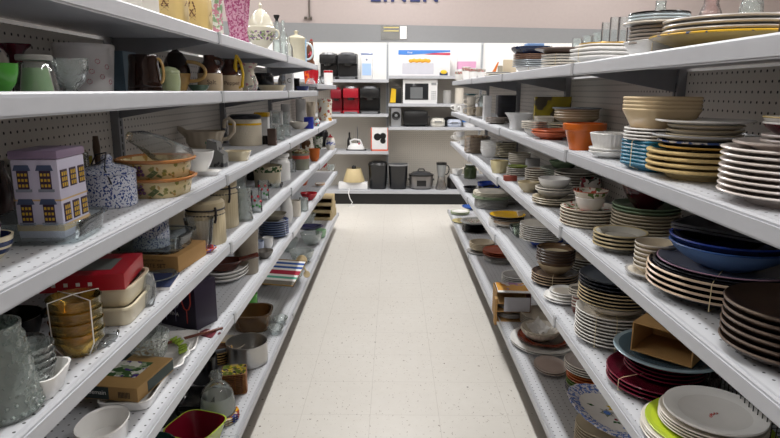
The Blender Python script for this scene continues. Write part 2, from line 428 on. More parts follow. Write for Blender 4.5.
# ------------------------------------------------------------------ crockery kit
def cer(name, col, rough=.22, **k): return mat('glaze_' + name, col, rough, **k)
WHITE = cer('white', 'eeedea'); WARM = cer('warm_white', 'ddd6c9'); CREAM = cer('cream', 'd8ccae'); BEIGE = cer('beige', 'c9b490')
PINKW = cer('pinkish_white', 'd2c8c2'); GREYC = cer('grey', 'a9a8a6'); STONE = cer('stoneware', 'b5aa98', .35, var=.1); TEAL = cer('teal', '12607c')
ORANGE = cer('orange', 'c9641c'); SALMON = cer('salmon', 'c4613e'); NAVYC = cer('navy', '1b2b55'); BLACKC = cer('black', '0e0e11', .18)
BROWN = cer('brown', '200e08', .10); DBROWN = cer('dark_brown', '2b2220', .25); TAN = cer('tan', 'c9a566', .2); MAROON = cer('maroon', '4b0d1d', .15)
PERI = cer('periwinkle', '6a8fc6'); COBALT = cer('cobalt', '24409c'); LIME = cer('lime', 'b3c534'); YELLOW = cer('yellow', 'd9ab1e'); GOLD = mat('gilt', 'b9923e', .3, .6)
TERRA = cer('terracotta', 'a24a2a', .4); SAGE = cer('sage', '8fa888'); PALEG = cer('pale_green', 'b9c7a2'); MIDG = cer('green', '4d9a3a'); LBLUE = cer('light_blue', '8fb2cf')
RED = mat('red_gloss', 'a81422', .2); BLUE = mat('blue_gloss', '2344a8', .25); ORANGEP = cer('orange_plate', 'c8591d'); OLIVE = cer('olive_yellow', 'a8992b')
CARD = mat('cardboard', 'a98350', .8, var=.12, bump=.15); CARDD = mat('cardboard_inside', '96723f', .85, var=.1); PAPER = mat('paper', 'e9e7e4', .7); WOOD = mat('wood', '9b7446', .55, var=.25, vscale=12)
STEELB = mat('brushed_steel', '9a9a9c', .32, .85); CHROME = mat('chrome', 'c8cacc', .12, 1.); TWINE = mat('rubber_band', 'd9c9a0', .6)
GL = glass('clear_glass', 'fafcfc', dens=.09); GLD = glass('cut_glass', 'f4f8f7', .20, .07, .8, 90); AMB = glass('amber_glass', 'f2dc94', .14, .05); PLW = glass('clear_wrap', 'f2f4f4', .16, .12, .8, 35)
HOB = glass('hobnail_glass', 'd6e0dc', .28, .06, 1., 70); SMOKE = glass('smoky_glass', '9c7a52', .35, .06)
BLUESP = speckle('blue_speckle', 'c6cad6', '28407f', 210, .56); FLW = floral('floral_white', 'dcd9cf', ['6b8a4a', 'b0586a'], 55); FLB = floral('floral_blue', 'd9dce3', ['2f4c9c', '4a68b5'], 48, dens=.42)
FLC = floral('floral_cream', 'd3c294', ['b08a4a', '8a8446'], 50, dens=.22); FLR = floral('floral_red', 'e0d9cc', ['b3402c', '5c7a3c'], 50); FLY = floral('floral_yellow', 'd9a51f', ['37457e', '9c3420', 'd9d1b8'], 42, dens=.4)

def P(lv, px, w=0, X=None, py=None, z=0):
    if py is None and (X is None or X < .3):      # X below .3: how far back from the shelf front it stands
        k = w / 2 / abs(px - 393); g = X or 0
        X = min((.568 + g) / (1 - k), .904 / (1 + k))
    zz = ZL[lv] + z
    s = -1 if lv[0] == 'L' else 1
    for _ in range(2):
        p = at(px, py, zz) if X is None else along(px, s * X, zz)
        zz = zat(lv, p.y) + z
    p = at(px, py, zz) if X is None else along(px, s * X, zz)
    r = w / 2 / scale_at(p)
    return p, r
def loc_ok(what, lv, p, r):
    a = abs(p.x)
    if a - r < .545 or a + r > .915: print('EDGE %-40s %s x=%.3f y=%.2f r=%.3f front=%.3f back=%.3f' % (what[:40], lv, p.x, p.y, r, a - r, a + r))
def prof_of(kind, Rr, h=None, t=.0034, foot=.0046):
    """outer: centre -> rim, inner: rim -> centre; material 0 body, 1 rim edge, 2 well, 3 rim face"""
    if kind == 'plate':
        h = h or .018
        o = [(0, foot), (.50 * Rr, foot), (.51 * Rr, 0), (.56 * Rr, 0), (.60 * Rr, foot * .9), (.70 * Rr, foot + h * .35), (.985 * Rr, h - .001)]
        i = [(Rr, h + t * .4, 1), (.985 * Rr, h + t, 1), (.90 * Rr, h + t * .55, 1), (.70 * Rr, foot + h * .35 + t, 3), (.60 * Rr, foot + t, 2), (0, foot + t, 2)]
    elif kind == 'coupe':
        h = h or .024
        o = [(0, foot), (.45 * Rr, foot), (.46 * Rr, 0), (.52 * Rr, 0), (.56 * Rr, foot), (.80 * Rr, h * .45), (.94 * Rr, h * .8), (.99 * Rr, h)]
        i = [(Rr, h + t * .5, 1), (.98 * Rr, h + t, 1), (.92 * Rr, h * .8 + t, 3), (.78 * Rr, h * .45 + t, 3), (.56 * Rr, foot + t, 2), (0, foot + t, 2)]
    elif kind == 'bowl':
        h = h or .055
        o = [(0, foot), (.36 * Rr, foot), (.37 * Rr, 0), (.43 * Rr, 0), (.46 * Rr, foot), (.62 * Rr, h * .22), (.80 * Rr, h * .50), (.92 * Rr, h * .76), (.985 * Rr, h)]
        i = [(Rr, h + t * .4, 1), (.985 * Rr, h + t, 1), (.95 * Rr, h + t * .8, 1), (.90 * Rr - t * .4, h * .76 + t * .6, 3), (.78 * Rr - t * .3, h * .50 + t, 3), (.60 * Rr, h * .22 + t, 2), (.44 * Rr, foot + t, 2), (0, foot + t, 2)]
    elif kind == 'deep':      # steep straight-sided bowl or cup
        h = h or .07
        o = [(0, foot), (.55 * Rr, foot), (.56 * Rr, 0), (.62 * Rr, 0), (.68 * Rr, foot), (.80 * Rr, h * .25), (.92 * Rr, h * .65), (.985 * Rr, h)]
        i = [(Rr, h + t * .4, 1), (.97 * Rr, h + t, 1), (.93 * Rr, h + t * .4, 1), (.88 * Rr, h * .65, 3), (.74 * Rr, h * .25 + t, 3), (.60 * Rr, foot + t, 2), (0, foot + t, 2)]
    elif kind == 'tray':      # flat bottom, flaring straight sides
        h = h or .03
        o = [(0, 0), (.70 * Rr, 0), (.74 * Rr, .002), (.985 * Rr, h)]
        i = [(Rr, h + t * .5, 1), (.975 * Rr, h + t, 1), (.95 * Rr, h + t * .4, 1), (.74 * Rr, t + .003, 3), (.68 * Rr, t, 2), (0, t, 2)]
    return o, i
def ival(pts, r):
    pts = sorted(((p[0], p[1]) for p in pts))
    if r <= pts[0][0]: return pts[0][1]
    for a, b_ in zip(pts, pts[1:]):
        if a[0] <= r <= b_[0]:
            if b_[0] - a[0] < 1e-9: return max(a[1], b_[1])
            return a[1] + (b_[1] - a[1]) * (r - a[0]) / (b_[0] - a[0])
    return None
def rest(i_prev, o_next):
    Rm = min(max(p[0] for p in i_prev), max(p[0] for p in o_next)); dz = -1
    for k in range(200):
        r = Rm * k / 199
        a, b_ = ival(i_prev, r), ival(o_next, r)
        if a is not None and b_ is not None: dz = max(dz, a - b_)
    return dz + .0009
ORD = ['topmost', 'second', 'third', 'fourth', 'fifth', 'sixth', 'seventh', 'eighth', 'ninth', 'tenth', 'eleventh', 'twelfth']
def ordl(desc, i, n):      # i counted from the top
    if n == 1: return desc
    if i == 0: return desc + ', topmost'
    if i == n - 1: return desc + ', lowest'
    return desc + ', %s from top' % ORD[i]
def L_(kind, cnt, rel, mats, desc, name='plate', cat=None, **k): return (kind, cnt, rel, mats, desc, name, cat or name.split('_')[-1], k)
def ST(lv, px, w, layers, X=None, py=None, rot=0, z=0, band=0, off=(0, 0), loc=None):
    if loc is None:
        p, Rb = P(lv, px, w, X, py, z); p = p.copy()
    else: p, Rb = Vector(loc), w
    loc_ok(layers[0][4], lv, p, Rb * layers[0][2] * max(layers[0][7].get('rx', 1), .5))
    zc = p.z; pi = None; z0 = zc; rmax = 0
    for li, (kind, cnt, rel, mats, desc, name, cat, k) in enumerate(layers):
        Rr = Rb * rel; kk = {q: k[q] for q in ('h', 't', 'foot') if q in k}
        o, i = prof_of(kind, Rr, **kk)
        proto = None; dx, dy = k.get('off', (0, 0))
        gp = (k.get('group') or (desc.split(' with')[0] + ', stacked')) if cnt > 1 else None
        for c in range(cnt):
            if pi is not None: zc += rest(pi, o) if not k.get('lift') or c else k['lift']
            pi = i
            if proto is None:
                bm = bmesh.new()
                loft(bm, o + i, k.get('seg', 48), k.get('rx', 1), k.get('ry', 1), k.get('n', 2), k.get('wave', 0), k.get('waves', 0), k.get('wz'))
                ml = list(mats) if isinstance(mats, (list, tuple)) else [mats]
                while len(ml) < 4: ml.append(ml[0] if len(ml) != 3 else ml[0])
                ob = link(name, bm, ml); proto = ob
            else:
                ob = proto.copy(); C.objects.link(ob)
            j = (.0008 if kind in ('plate', 'coupe') else .0001) if cnt > 1 else 0
            ob.location = (p.x + dx + random.uniform(-j, j), p.y + dy + random.uniform(-j, j), zc)
            ob.rotation_euler = (0, 0, R(rot + k.get('rot', 0)) + (random.uniform(0, 6.28) if k.get('n', 2) == 2 and k.get('rx', 1) == 1 == k.get('ry', 1) else random.uniform(-.004, .004)))
            lab = ordl(desc, cnt - 1 - c, cnt)
            if len(lab.split()) > 16: print('LONG', lab)
            tag(ob, lab, cat, gp)
            rmax = max(rmax, Rr)
            if k.get('deco'): k['deco'](ob, Rr, i)
        if li == 0: zfirst = zc
    ztop_ = zc + max(q[1] for q in pi)
    if band:
        o, i = prof_of(layers[0][0], Rb * layers[0][2], **{q: layers[0][7][q] for q in ('h', 't', 'foot') if q in layers[0][7]})
        rmax = Rb * layers[0][2]; ztop = zfirst + max(q[1] for q in i)
        for nb, ang in enumerate(band if isinstance(band, (list, tuple)) else [band]):
            rr = rmax + .0015; a = R(ang); u = Vector((math.cos(a), math.sin(a), 0))
            pts = [u * -rr + Vector((0, 0, .012)), u * -rr + Vector((0, 0, ztop - p.z - .002)), u * -.9 * rr + Vector((0, 0, ztop - p.z + .0015)), u * .9 * rr + Vector((0, 0, ztop - p.z + .0015)),
                   u * rr + Vector((0, 0, ztop - p.z - .002)), u * rr + Vector((0, 0, .012)), u * .62 * rr + Vector((0, 0, .0016)), u * -.62 * rr + Vector((0, 0, .0016))]
            bm = bmesh.new(); tube(bm, pts, .0009, 6, closed=True)
            t = link('rubber_band', bm, TWINE, None, p)
            tag(t, 'tan %srubber band round the %s' % ('second ' if nb else '', ' '.join(layers[0][4].split()[:9])), 'rubber band')
    return p, zc, ztop_
def flip(o): return o
def V(name, label, cat, lv, px, w, prof, mats, X=None, py=None, hp=None, H=None, rot=0, z=0, n=2, rx=1, ry=1, wave=0, waves=0, wz=None, seg=40, group=None, loc=None, shell=None, wmin=.0):
    """lathe-like vessel. prof: (r, z[, mat]) in units of (radius, height)."""
    if loc is None: p, Rr = P(lv, px, w, X, py, z)
    else: p, Rr = Vector(loc), w
    if H is None: H = hp / scale_at(p) / .977
    if lv: loc_ok(label, lv, p, Rr * rx)
    pr = [(q[0] * Rr, q[1] * H) + tuple(q[2:]) for q in prof]
    if shell:                       # inner wall
        t = shell
        top = pr[-1]; inn = []
        for q in reversed(pr):
            if q[0] <= 0: continue
            r2 = q[0] - t
            if r2 > .002: inn.append((r2, max(q[1], pr[0][1] + t) if q is not top else q[1]) + tuple(q[2:]))
        inn.append((0, max(pr[0][1] + t, t)) + ((pr[0][2],) if len(pr[0]) > 2 else ()))
        pr = pr + inn
    t_ = root(name, p, R(rot), label, cat, group)
    bm = bmesh.new(); loft(bm, pr, seg, rx, ry, n, wave, waves, wz, wmin=wmin)
    b_ = link('body', bm, mats, t_)
    return t_, Rr, H
def part(t, name, f, m, smooth=True, label=None, parent=None):
    bm = bmesh.new(); f(bm); o = link(name, bm, m, parent or t, smooth=smooth)
    if label: o['label'] = label
    return o
def wrap_text(t, s, size, m, Rr, z, ang, name='lettering'):
    o = text(name, s, size, m, t, (0, 0, 0), (0, 0, 0), .0003)
    for v in o.data.vertices:
        x, y, zz = v.co; a = R(ang) + x / Rr; rr = Rr + .0006 + zz
        v.co = (rr * math.cos(a), rr * math.sin(a), z + y)
    return o
def B(name, label, cat, lv, px, w, D, H, m, X=None, py=None, rot=0, z=0, bev=.003, group=None, loc=None, body='body'):
    """box-like thing standing on a level: w pixels wide, D metres deep, H metres high"""
    if loc is None:
        p, r = P(lv, px, w, X, py, z); Wd = 2 * r
    else: p, Wd = Vector(loc), w
    if lv: loc_ok(label, lv, p, Wd / 2)
    t = root(name, p, R(rot), label, cat, group)
    bm = bmesh.new(); bx(bm, -Wd / 2, Wd / 2, -D / 2, D / 2, 0, H, 0, bev); link(body, bm, m, t, smooth=True)
    return t, Wd
VASE = [(0, 0), (.55, 0), (.62, .03), (.85, .25), (1, .5), (.85, .75), (.55, .9), (.6, 1)]
CYL = [(0, 0), (.9, 0), (.97, .015), (1, .05), (1, .97), (.98, 1)]
CUP = [(0, 0), (.5, 0), (.55, .03), (.8, .2), (.95, .55), (1, 1)]
JUG = [(0, 0), (.9, 0), (1, .05), (1, .5), (.97, .52, 1), (.85, .66, 1), (.55, .80, 1), (.45, .86, 1), (.47, .97, 1), (.42, 1., 1)]
# ================================================================== RIGHT SIDE, top shelf
W_ = WHITE
ST('R1', 728, 150, [L_('plate', 1, 1.0, [cer('yellow_rim_body', 'a8925c'), floral('yellow_rim_marks', 'd9ab1e', ['3c4a6c'], 60, dens=.3), WARM, YELLOW], 'large yellow rimmed platter under four grey plates on the top shelf', 'platter', h=.034, foot=.006),
                    L_('plate', 4, .84, [GREYC, cer('grey_edge', 'b9b4af'), GREYC, GREYC], 'grey dinner plate on the yellow rimmed platter', h=.020, t=.0045, foot=.0055)], 0)
ST('R1', 655, 58, [L_('tray', 1, 1.0, [WHITE, WHITE, WHITE, WHITE], 'white square serving bowl under the grey stack on the top shelf', 'serving_bowl', 'bowl', h=.036, n=5, rx=.9, ry=.9, rot=8),
                   L_('plate', 5, .92, [GREYC, cer('taupe_edge', 'a89d92')], 'grey taupe rimmed plate in the white bowl', h=.016, t=.004, foot=.004),
                   L_('plate', 1, 1.15, [GREYC, WARM], 'wide thin grey plate above the taupe rimmed plates', h=.012),
                   L_('plate', 2, 1.0, [WHITE, cer('icy_edge', 'c3d2da')], 'white plate with pale blue edge high on the tall stack', h=.012, foot=.003, t=.003),
                   L_('plate', 1, .98, [WHITE, BLACKC], 'white plate with thin black rim crowning the tall stack', h=.012)], .01, band=60)
ST('R1', 604, 62, [L_('plate', 3, 1.0, [WHITE, WHITE], 'white square platter leaning stack beside the black rim plates', 'platter', n=5, h=.024, foot=.006, t=.005, rx=.9, ry=.9, rot=20),
                   L_('plate', 2, .92, [WARM, WHITE], 'off white square plate on the white platters', n=4, h=.016, rx=.9, ry=.9, rot=12),
                   L_('plate', 1, .82, [WHITE, GOLD, WHITE, WHITE], 'white plate with gold rim on the white square platters', h=.012)], .02, band=200)
ST('R1', 560, 38, [L_('plate', 5, 1, [WHITE, WARM], 'white plate in the pile behind the square platters', h=.014, foot=.006, t=.004),
                   L_('plate', 1, 1.35, [cer('umber', '5a4a42', .3), cer('umber2', '6b5a50', .3)], 'wide dark brown platter on the white plates', 'platter', h=.022)], .03, band=240)
ST('R1', 530, 36, [L_('bowl', 1, .8, [WHITE], 'white bowl at the foot of the navy tray pile', 'bowl', h=.03),
                   L_('plate', 4, 1.0, [GREYC, mat('silver_edge', 'a9afb3', .3, .3)], 'silvery grey plate below the navy trays', h=.014, foot=.005),
                   L_('plate', 3, .96, [cer('cocoa', '7c5c4c'), cer('cocoa2', '8a6a58')], 'cocoa brown plate below the navy trays', h=.014, foot=.005),
                   L_('tray', 2, 1.12, [cer('midnight', '141f38', .2), cer('midnight2', '22304f', .2)], 'dark navy square tray with raised rim', 'tray', h=.026, n=4, foot=0, t=.005, rx=.92, ry=.92)], .03, band=250)
B('gift_box', 'small pale blue and white box on the navy trays', 'box', None, 0, .085, .07, .028, mat('pale_blue_card', '7fa3d6', .6), loc=(along(534, .70, 1.62).x, along(534, .70, 1.62).y, 1.612))
for px, h_, lab in ((611, .20, 'tall clear drinking glass behind the gold rimmed plate'), (620, .19, 'tall clear drinking glass next to the taupe rimmed stack'), (603, .19, 'leftmost tall clear drinking glass on the right top shelf')):
    V('drinking_glass', lab, 'glass', 'R1', px, 9, CYL, GL, .862, H=h_ * 1.0, shell=.003, group='clear tumblers behind the white platters')
for i, (px, lab) in enumerate(((575, 'short clear glass, leftmost behind the brown platter'), (585, 'short clear glass in the middle behind the brown platter'), (595, 'short clear glass nearest the tall tumblers'))):
    V('drinking_glass', lab, 'glass', 'R1', px, 9.5, CYL, GLD, .865, H=.16, shell=.003, group='short glasses behind the brown platter')
for i, (px, r_, h_, lab) in enumerate(((655, 17, .20, 'clear cut glass bowl high behind the tall stack'), (705, 24, .165, 'pinkish clear glass vase behind the grey plates'), (745, 24, .165, 'clear glass vase behind the grey plates near the frame edge'))):
    V('glass_vase', lab, 'vase', 'R1', px, r_, VASE, GLD if i != 1 else glass('painted_glass', 'f0e4e2', .2, .06, .5, 50), .85, H=h_, shell=.003)
t, Rr, H_ = V('brown_jug', 'dark brown jug at the right end of the top shelf', 'jug', 'R1', 792, 26, JUG, [BROWN, BROWN], .66, H=.12)
part(t, 'handle', lambda bm: handle(bm, Rr * .62, H_ * .70, Rr * .42, H_ * .92, .022, .005), BROWN)
# small pieces toward the far end of the top shelf
ST('R1', 498, 27, [L_('plate', 2, 1, [cer('grey_green', '6f7b74'), WARM], 'grey green plate at the far end of the top shelf', h=.014, foot=.006), L_('plate', 1, .9, [mat('dark_slate_plate', '3d4a4c', .3), GREYC], 'slate plate on the grey green plates', h=.012)], .02)
t, w_ = B('wedge_easel', 'beige pointed cardboard stand on the far top shelf', 'stand', 'R1', 509, 13, .02, .115, mat('beige_card', 'd3c3a8', .7), .75)
t = root('napkin_holder', along(491, .72, ZL['R1'] + .045), 0, 'orange triangular holder on the far top shelf', 'holder')
t.location.z = ZL['R1']
part(t, 'orange_panel', lambda bm: prism(bm, [(-.035, 0), (.0, 0), (.035, .12), (.028, .12)], 0, .02), mat('orange_panel', 'd9731f', .5))
part(t, 'grey_panel', lambda bm: prism(bm, [(.03, .04), (.07, .0), (.10, .0), (.06, .095), (.03, .095)], .0, .02), mat('greige_panel', '9b9482', .6))
t.location.y -= .12
for i, (px, hh, lab) in enumerate(((459, .11, 'white cup nearest the back wall on the top shelf'), (466, .13, 'holly patterned mug on the far top shelf'), (473, .10, 'white sugar bowl with holly band on the far top shelf'), (481, .08, 'small white dish on the far top shelf'))):
    t, Rr, H_ = V('mug', lab, 'mug', 'R1', px, 8.5, CUP, [WHITE], .66, H=hh, shell=.003)
    part(t, 'band', lambda bm: loft(bm, [(Rr * 1.0, H_ * .72), (Rr * 1.015, H_ * .75), (Rr * 1.02, H_ * .92), (Rr * 1.0, H_ * .95)], 28, cap=False), floral('holly', 'e4e0d8', ['2f5d34', 'a02a2a'], 120, dens=.5))
# ================================================================== right second shelf
ST('R2', 789, 132, [L_('plate', 8, 1.0, [PINKW, cer('pinkw_edge', 'dcd3cd'), PINKW, PINKW], 'pinkish white plate in the stack at the right frame edge', h=.020, t=.0032, foot=.0064),
                    L_('plate', 1, .86, [PINKW], 'smaller pinkish white plate on the stack at the right frame edge', h=.018, off=(.012, .02)),
                    L_('plate', 2, .55, [PINKW], 'pinkish saucer on the pinkish white plates', 'saucer', 'plate', h=.012, off=(.02, .02)),
                    L_('bowl', 1, .55, [MAROON, WHITE, WHITE, WHITE], 'white bowl with maroon underside on the pinkish white stack', 'bowl', h=.024, off=(.02, .02)),
                    L_('bowl', 1, .56, [WHITE, cer('gold_thin', 'c2ad78')], 'topmost white bowl on the pinkish white stack', 'bowl', h=.022, lift=.012, off=(.02, .02))], .0, band=245)
bw = dict(h=.020, t=.006, foot=.006, wave=.006, waves=40)
ST('R2', 697, 98, [L_('plate', 4, 1.0, [cer('cream_straw', 'cdb98b'), mat('straw_rim', 'cdb277', .6, var=.3, vscale=120, bump=.4)], 'cream plate with woven straw rim', **bw),
                    L_('plate', 1, .86, [cer('dark_under', '55504c'), cer('gold_lace', 'c9a24f')], 'gold edged dark plate on the straw rimmed plates', h=.018, off=(.012, .008)),
                    L_('plate', 1, .88, [mat('pewter_dark', '4d4a4d', .3), FLB], 'dark plate with scalloped blue and white rim', h=.020, wave=.012, waves=24, off=(.015, .014)),
                    L_('plate', 1, .98, [GREYC, mat('pewter', 'aeb0b5', .2)], 'wide shiny grey plate over the scalloped blue rim plate', h=.022, off=(.012, .016)),
                    L_('coupe', 3, .72, [WARM, CREAM], 'cream plate on the wide shiny grey plate', h=.014, foot=.006, off=(.014, .018)),
                    L_('plate', 1, .92, [WHITE], 'broad white plate crowning the straw rimmed stack', h=.014, off=(.010, .016))], 0)
ST('R2', 655, 62, [L_('tray', 7, 1.0, [TEAL, cer('teal_edge', '1d7191'), TEAL, TEAL], 'teal square plate on the second shelf', h=.014, n=5, t=.007, rx=.9, ry=.9, rot=14),
                   L_('plate', 4, 1.06, [PINKW, WHITE], 'white plate between teal plates and beige bowls', h=.010, t=.003, foot=.004),
                   L_('tray', 4, 1.04, [BEIGE, cer('beige_edge', 'd9c49e')], 'beige square bowl on the white and teal stack', 'bowl', h=.042, n=4.5, t=.006, rx=.94, ry=.94, rot=10)], 0, band=200)
ST('R2', 610, 42, [L_('coupe', 2, 1.0, [WHITE], 'white saucer under the fluted white bowl', 'saucer', 'plate', h=.018),
                   L_('deep', 1, .98, [WHITE], 'white fluted bowl right of the orange pot', 'bowl', h=.05, wave=.018, waves=30, seg=120)], 0)
t, Rr, H_ = V('flower_pot', 'glazed orange flower pot on the second shelf', 'pot', 'R2', 583, 42, [(0, 0), (.60, 0), (.64, .02), (.88, .72), (.90, .735), (.97, .75), (1, .80), (1, .98), (.975, 1)], [ORANGE], 0, hp=26, shell=.008)
ST('R2', 551, 40, [L_('coupe', 2, 1.0, [SALMON, cer('salmon_edge', 'd87a55')], 'salmon orange shallow bowl left of the orange pot', 'bowl', h=.026, foot=.006)], 0)
ST('R2', 575, 52, [L_('plate', 3, 1.0, [cer('mix1', '8b8578'), WARM], 'grey plate low in the stack behind the orange pot', h=.012, foot=.006),
                   L_('plate', 2, 1.05, [GREYC, cer('mix2', 'c9c1a8')], 'pale plate midway in the stack behind the orange pot', h=.012, foot=.006),
                   L_('bowl', 4, .84, [cer('oat', 'bfae90'), cer('oat_edge', 'c9baa0')], 'oat coloured bowl behind the orange pot', 'bowl', h=.03, t=.005),
                   L_('plate', 1, .92, [mat('blue_grey_plate', '8a949c', .25)], 'blue grey plate on the oat coloured bowls', h=.012)], .12)
t, w_ = B('picnic_tray', 'olive and yellow patterned tray leaning on the pegboard', 'tray', 'R2', 560, 54, .03, .165, floral('olive_tray', 'a3932c', ['5b5442', '5b5442'], 9, dens=.45), .865)
t.rotation_euler = (0, 0, 0)
ST('R2', 534, 20, [L_('bowl', 1, 1, [WHITE], 'white bowl under the small mixed plates', 'bowl', h=.03), L_('plate', 4, 1.3, [cer('mix3', 'a3a39b'), WARM], 'small grey plate on the white bowl', h=.012, foot=.004)], .0)
ST('R2', 543, 18, [L_('tray', 5, 1, [CREAM, WARM], 'cream square dish in the narrow stack', 'dish', n=5, h=.016, t=.010)], .12, z=0)
V('planter', 'white flared square bowl with orange motif on the second shelf', 'bowl', 'R2', 518, 27, [(0, 0), (.58, 0), (.6, .03), (.66, .5), (.76, .72), (1, .97), (1.02, 1)], [cer('flared_white', 'dfe0e0')], 0, hp=16, n=6, rx=.92, ry=.92, shell=.004)
ST('R2', 505, 20, [L_('tray', 5, 1, [mat('black_bowl', '16171c', .3), mat('black_bowl_edge', '22242c', .3)], 'black square container in the tall dark stack', 'container', n=6, h=.05, t=.022, rx=.93, ry=.93)], .08)
ST('R2', 497, 23, [L_('plate', 4, 1, [cer('mush', '867c74'), cer('mush2', '9c928a')], 'mushroom grey plate before the black containers', h=.010, foot=.004)], 0)
B('canister_box', 'tall white box beside the black containers', 'box', 'R2', 486.5, 7, .08, .165, mat('white_box', 'dfdfe0', .5), .64)
for i, (px, zz, m_, lab) in enumerate(((471, 0, STONE, 'stoneware mug, lowest of the far right second shelf cups'), (471, .075, WARM, 'off white mug balanced on the stoneware mug'), (480, 0, STONE, 'grey mug standing beside the stoneware mug'), (464, 0, WHITE, 'small white cup on the far second shelf'), (458, 0, WHITE, 'white cup at the far end of the second shelf'))):
    t, Rr, H_ = V('mug', lab, 'mug', 'R2', px, 8.5, CYL, [m_], .64 + (.0 if px != 480 else .06), H=.073, shell=.004, z=zz)
    part(t, 'handle', lambda bm: handle(bm, -Rr * .97, H_ * .22, -Rr * .97, H_ * .8, -.03, .005), m_)
p_ = along(471, .64, ZL['R2'] + .15)
ST(None, 0, .058, [L_('plate', 1, 1, [cer('teal_lid', '3f6a70')], 'blue green lid on the stacked mugs', 'lid', h=.012)], loc=(p_.x, p_.y, ZL['R2'] + .1485))
t, Rr, H_ = V('glass_pitcher', 'clear glass pitcher at the back of the far second shelf', 'pitcher', 'R2', 483, 12, VASE, GLD, .80, H=.17, shell=.003)
part(t, 'handle', lambda bm: handle(bm, -Rr * .8, H_ * .25, -Rr * .6, H_ * .85, -.04, .005), GLD)
# ================================================================== right third shelf
ST('R3', 723, 146, [L_('coupe', 4, 1.0, [cer('ink', '1d1c26'), cer('cream_edge', 'c9b29a'), cer('ink2', '221f2a')], 'black charger with cream edge under the blue bowls', 'charger', 'plate', h=.026, foot=.007, t=.005),
                    L_('coupe', 2, .92, [BLACKC, cer('char_edge', '26262c')], 'plain black plate on the cream edged chargers', h=.016, foot=.002, t=.003),
                    L_('coupe', 1, .88, [cer('slate_pink', '8a90a8'), cer('pink_edge', 'a8869c'), cer('slate_face', '6f7484'), cer('slate_face', '6f7484')], 'grey blue platter with pink edge below the blue bowls', 'platter', h=.016, foot=.002, t=.003),
                    L_('bowl', 1, .75, [PERI, cer('peri_edge', '3a62a8')], 'periwinkle blue bowl under the cobalt bowl', 'bowl', h=.050, t=.004),
                    L_('bowl', 1, .75, [cer('deep_blue', '1a2348'), COBALT], 'cobalt rimmed dark blue bowl holding the black trays', 'bowl', h=.054, t=.004),
                    L_('tray', 2, .60, [BLACKC, mat('lacquer_edge_highlight', '34343a', .3), mat('lacquer_red', '2a0c10', .25), BLACKC], 'square black lacquer tray with dull red centre', 'tray', h=.022, n=9, seg=96, t=.005, rx=1, ry=1, rot=40, lift=.052)], 0, band=232)  # tray rims coloured paler than the black body, as painted edge highlights
bronze = mat('bronze_glaze', '33251c', .35, .1, var=.5, vscale=40); bre = mat('bronze_edge', '4e3c2e', .35, .1, var=.4, vscale=60)
ST('R3', 788, 126, [L_('coupe', 6, 1.0, [bronze, bre, bronze, bronze], 'dark brown ornate plate at the right frame edge', h=.022, foot=.008, t=.005)], 0)
ST('R3', 653, 54, [L_('plate', 1, 1.0, [WARM, GREYC], 'pale plate under the small cream bowls', h=.014),
                   L_('bowl', 6, .74, [cer('oatmeal', 'c3b59c'), WARM], 'small cream bowl tied in a stack of six', 'bowl', h=.020, t=.004, foot=.006)], 0, band=235)
ST('R3', 619, 52, [L_('plate', 4, 1.0, [cer('greyware', '9b9992'), cer('soft_gilt', 'b9a983'), cer('greyface', 'b3b0a6'), cer('greyface', 'b3b0a6')], 'grey gold rimmed plate on the third shelf', h=.020, foot=.006, t=.004)], 0)
ST('R3', 643, 68, [L_('plate', 1, 1.0, [WHITE], 'wide white plate under the green edged plates', h=.022),
                   L_('coupe', 6, .94, [cer('cream_dusk', 'b9ad96'), cer('rim_light', 'cabfa8')], 'cream plate below the green edged plates', h=.020, foot=.006),
                   L_('coupe', 2, .94, [cer('green_dusk', '75896c'), cer('rim_green', '8aa184')], 'green edged plate under the maroon bowl', h=.020, foot=.006),
                   L_('bowl', 1, .72, [MAROON, cer('maroon2', '5c1425', .15)], 'maroon bowl on the green edged plates', 'bowl', h=.075, t=.005)], .10)
ST('R3', 588, 56, [L_('coupe', 6, 1.0, [cer('cream_plate', 'b8ae9c'), cer('rim_cream', 'd0c6b4'), FLR, FLR], 'cream flower rimmed plate under the white cup', h=.018, foot=.0062),
                   L_('deep', 1, .52, [WHITE], 'white cup on the flower rimmed plates', 'cup', h=.040),
                   L_('bowl', 1, .60, [FLR, cer('coral_edge', 'b3583c')], 'flower painted bowl resting in the white cup', 'bowl', h=.042, foot=.004)], 0)
ST('R3', 553, 42, [L_('plate', 3, 1.0, [cer('dun', 'b5a88e'), cer('dun_rim', 'cdc2ab')], 'beige plate below the plain white bowl', h=.014, off=(0, 0)),
                   L_('bowl', 1, .80, [GREYC, WARM], 'grey beige bowl under the plain white bowl', 'bowl', h=.030),
                   L_('plate', 2, .88, [cer('dove', 'a8a59c'), WARM], 'dove grey plate under the plain white bowl', h=.010),
                   L_('deep', 1, .76, [WHITE], 'plain white bowl on the beige and grey plates', 'bowl', h=.036)], 0)
ST('R3', 528, 22, [L_('bowl', 1, 1.0, [cer('bone', 'c6b898')], 'bone coloured bowl left of the plain white bowl', 'bowl', h=.045)], 0)
ST('R3', 562, 46, [L_('plate', 4, 1.0, [ORANGEP, cer('rust_rim', 'a3603c')], 'rust orange plate at the back of the third shelf', h=.012, foot=.006),
                   L_('plate', 6, .98, [cer('sage_grey', '8c9284'), cer('sg2', '9aa192')], 'sage grey plate on the rust orange plates', h=.012, foot=.005),
                   L_('bowl', 1, .62, [SAGE], 'sage green bowl high at the back of the third shelf', 'bowl', h=.035)], .14)
ST('R3', 536, 24, [L_('plate', 9, 1.0, [cer('brownish', '8a7766'), WARM], 'small white rimmed plate in the tall thin stack', h=.012, foot=.006)], .05)
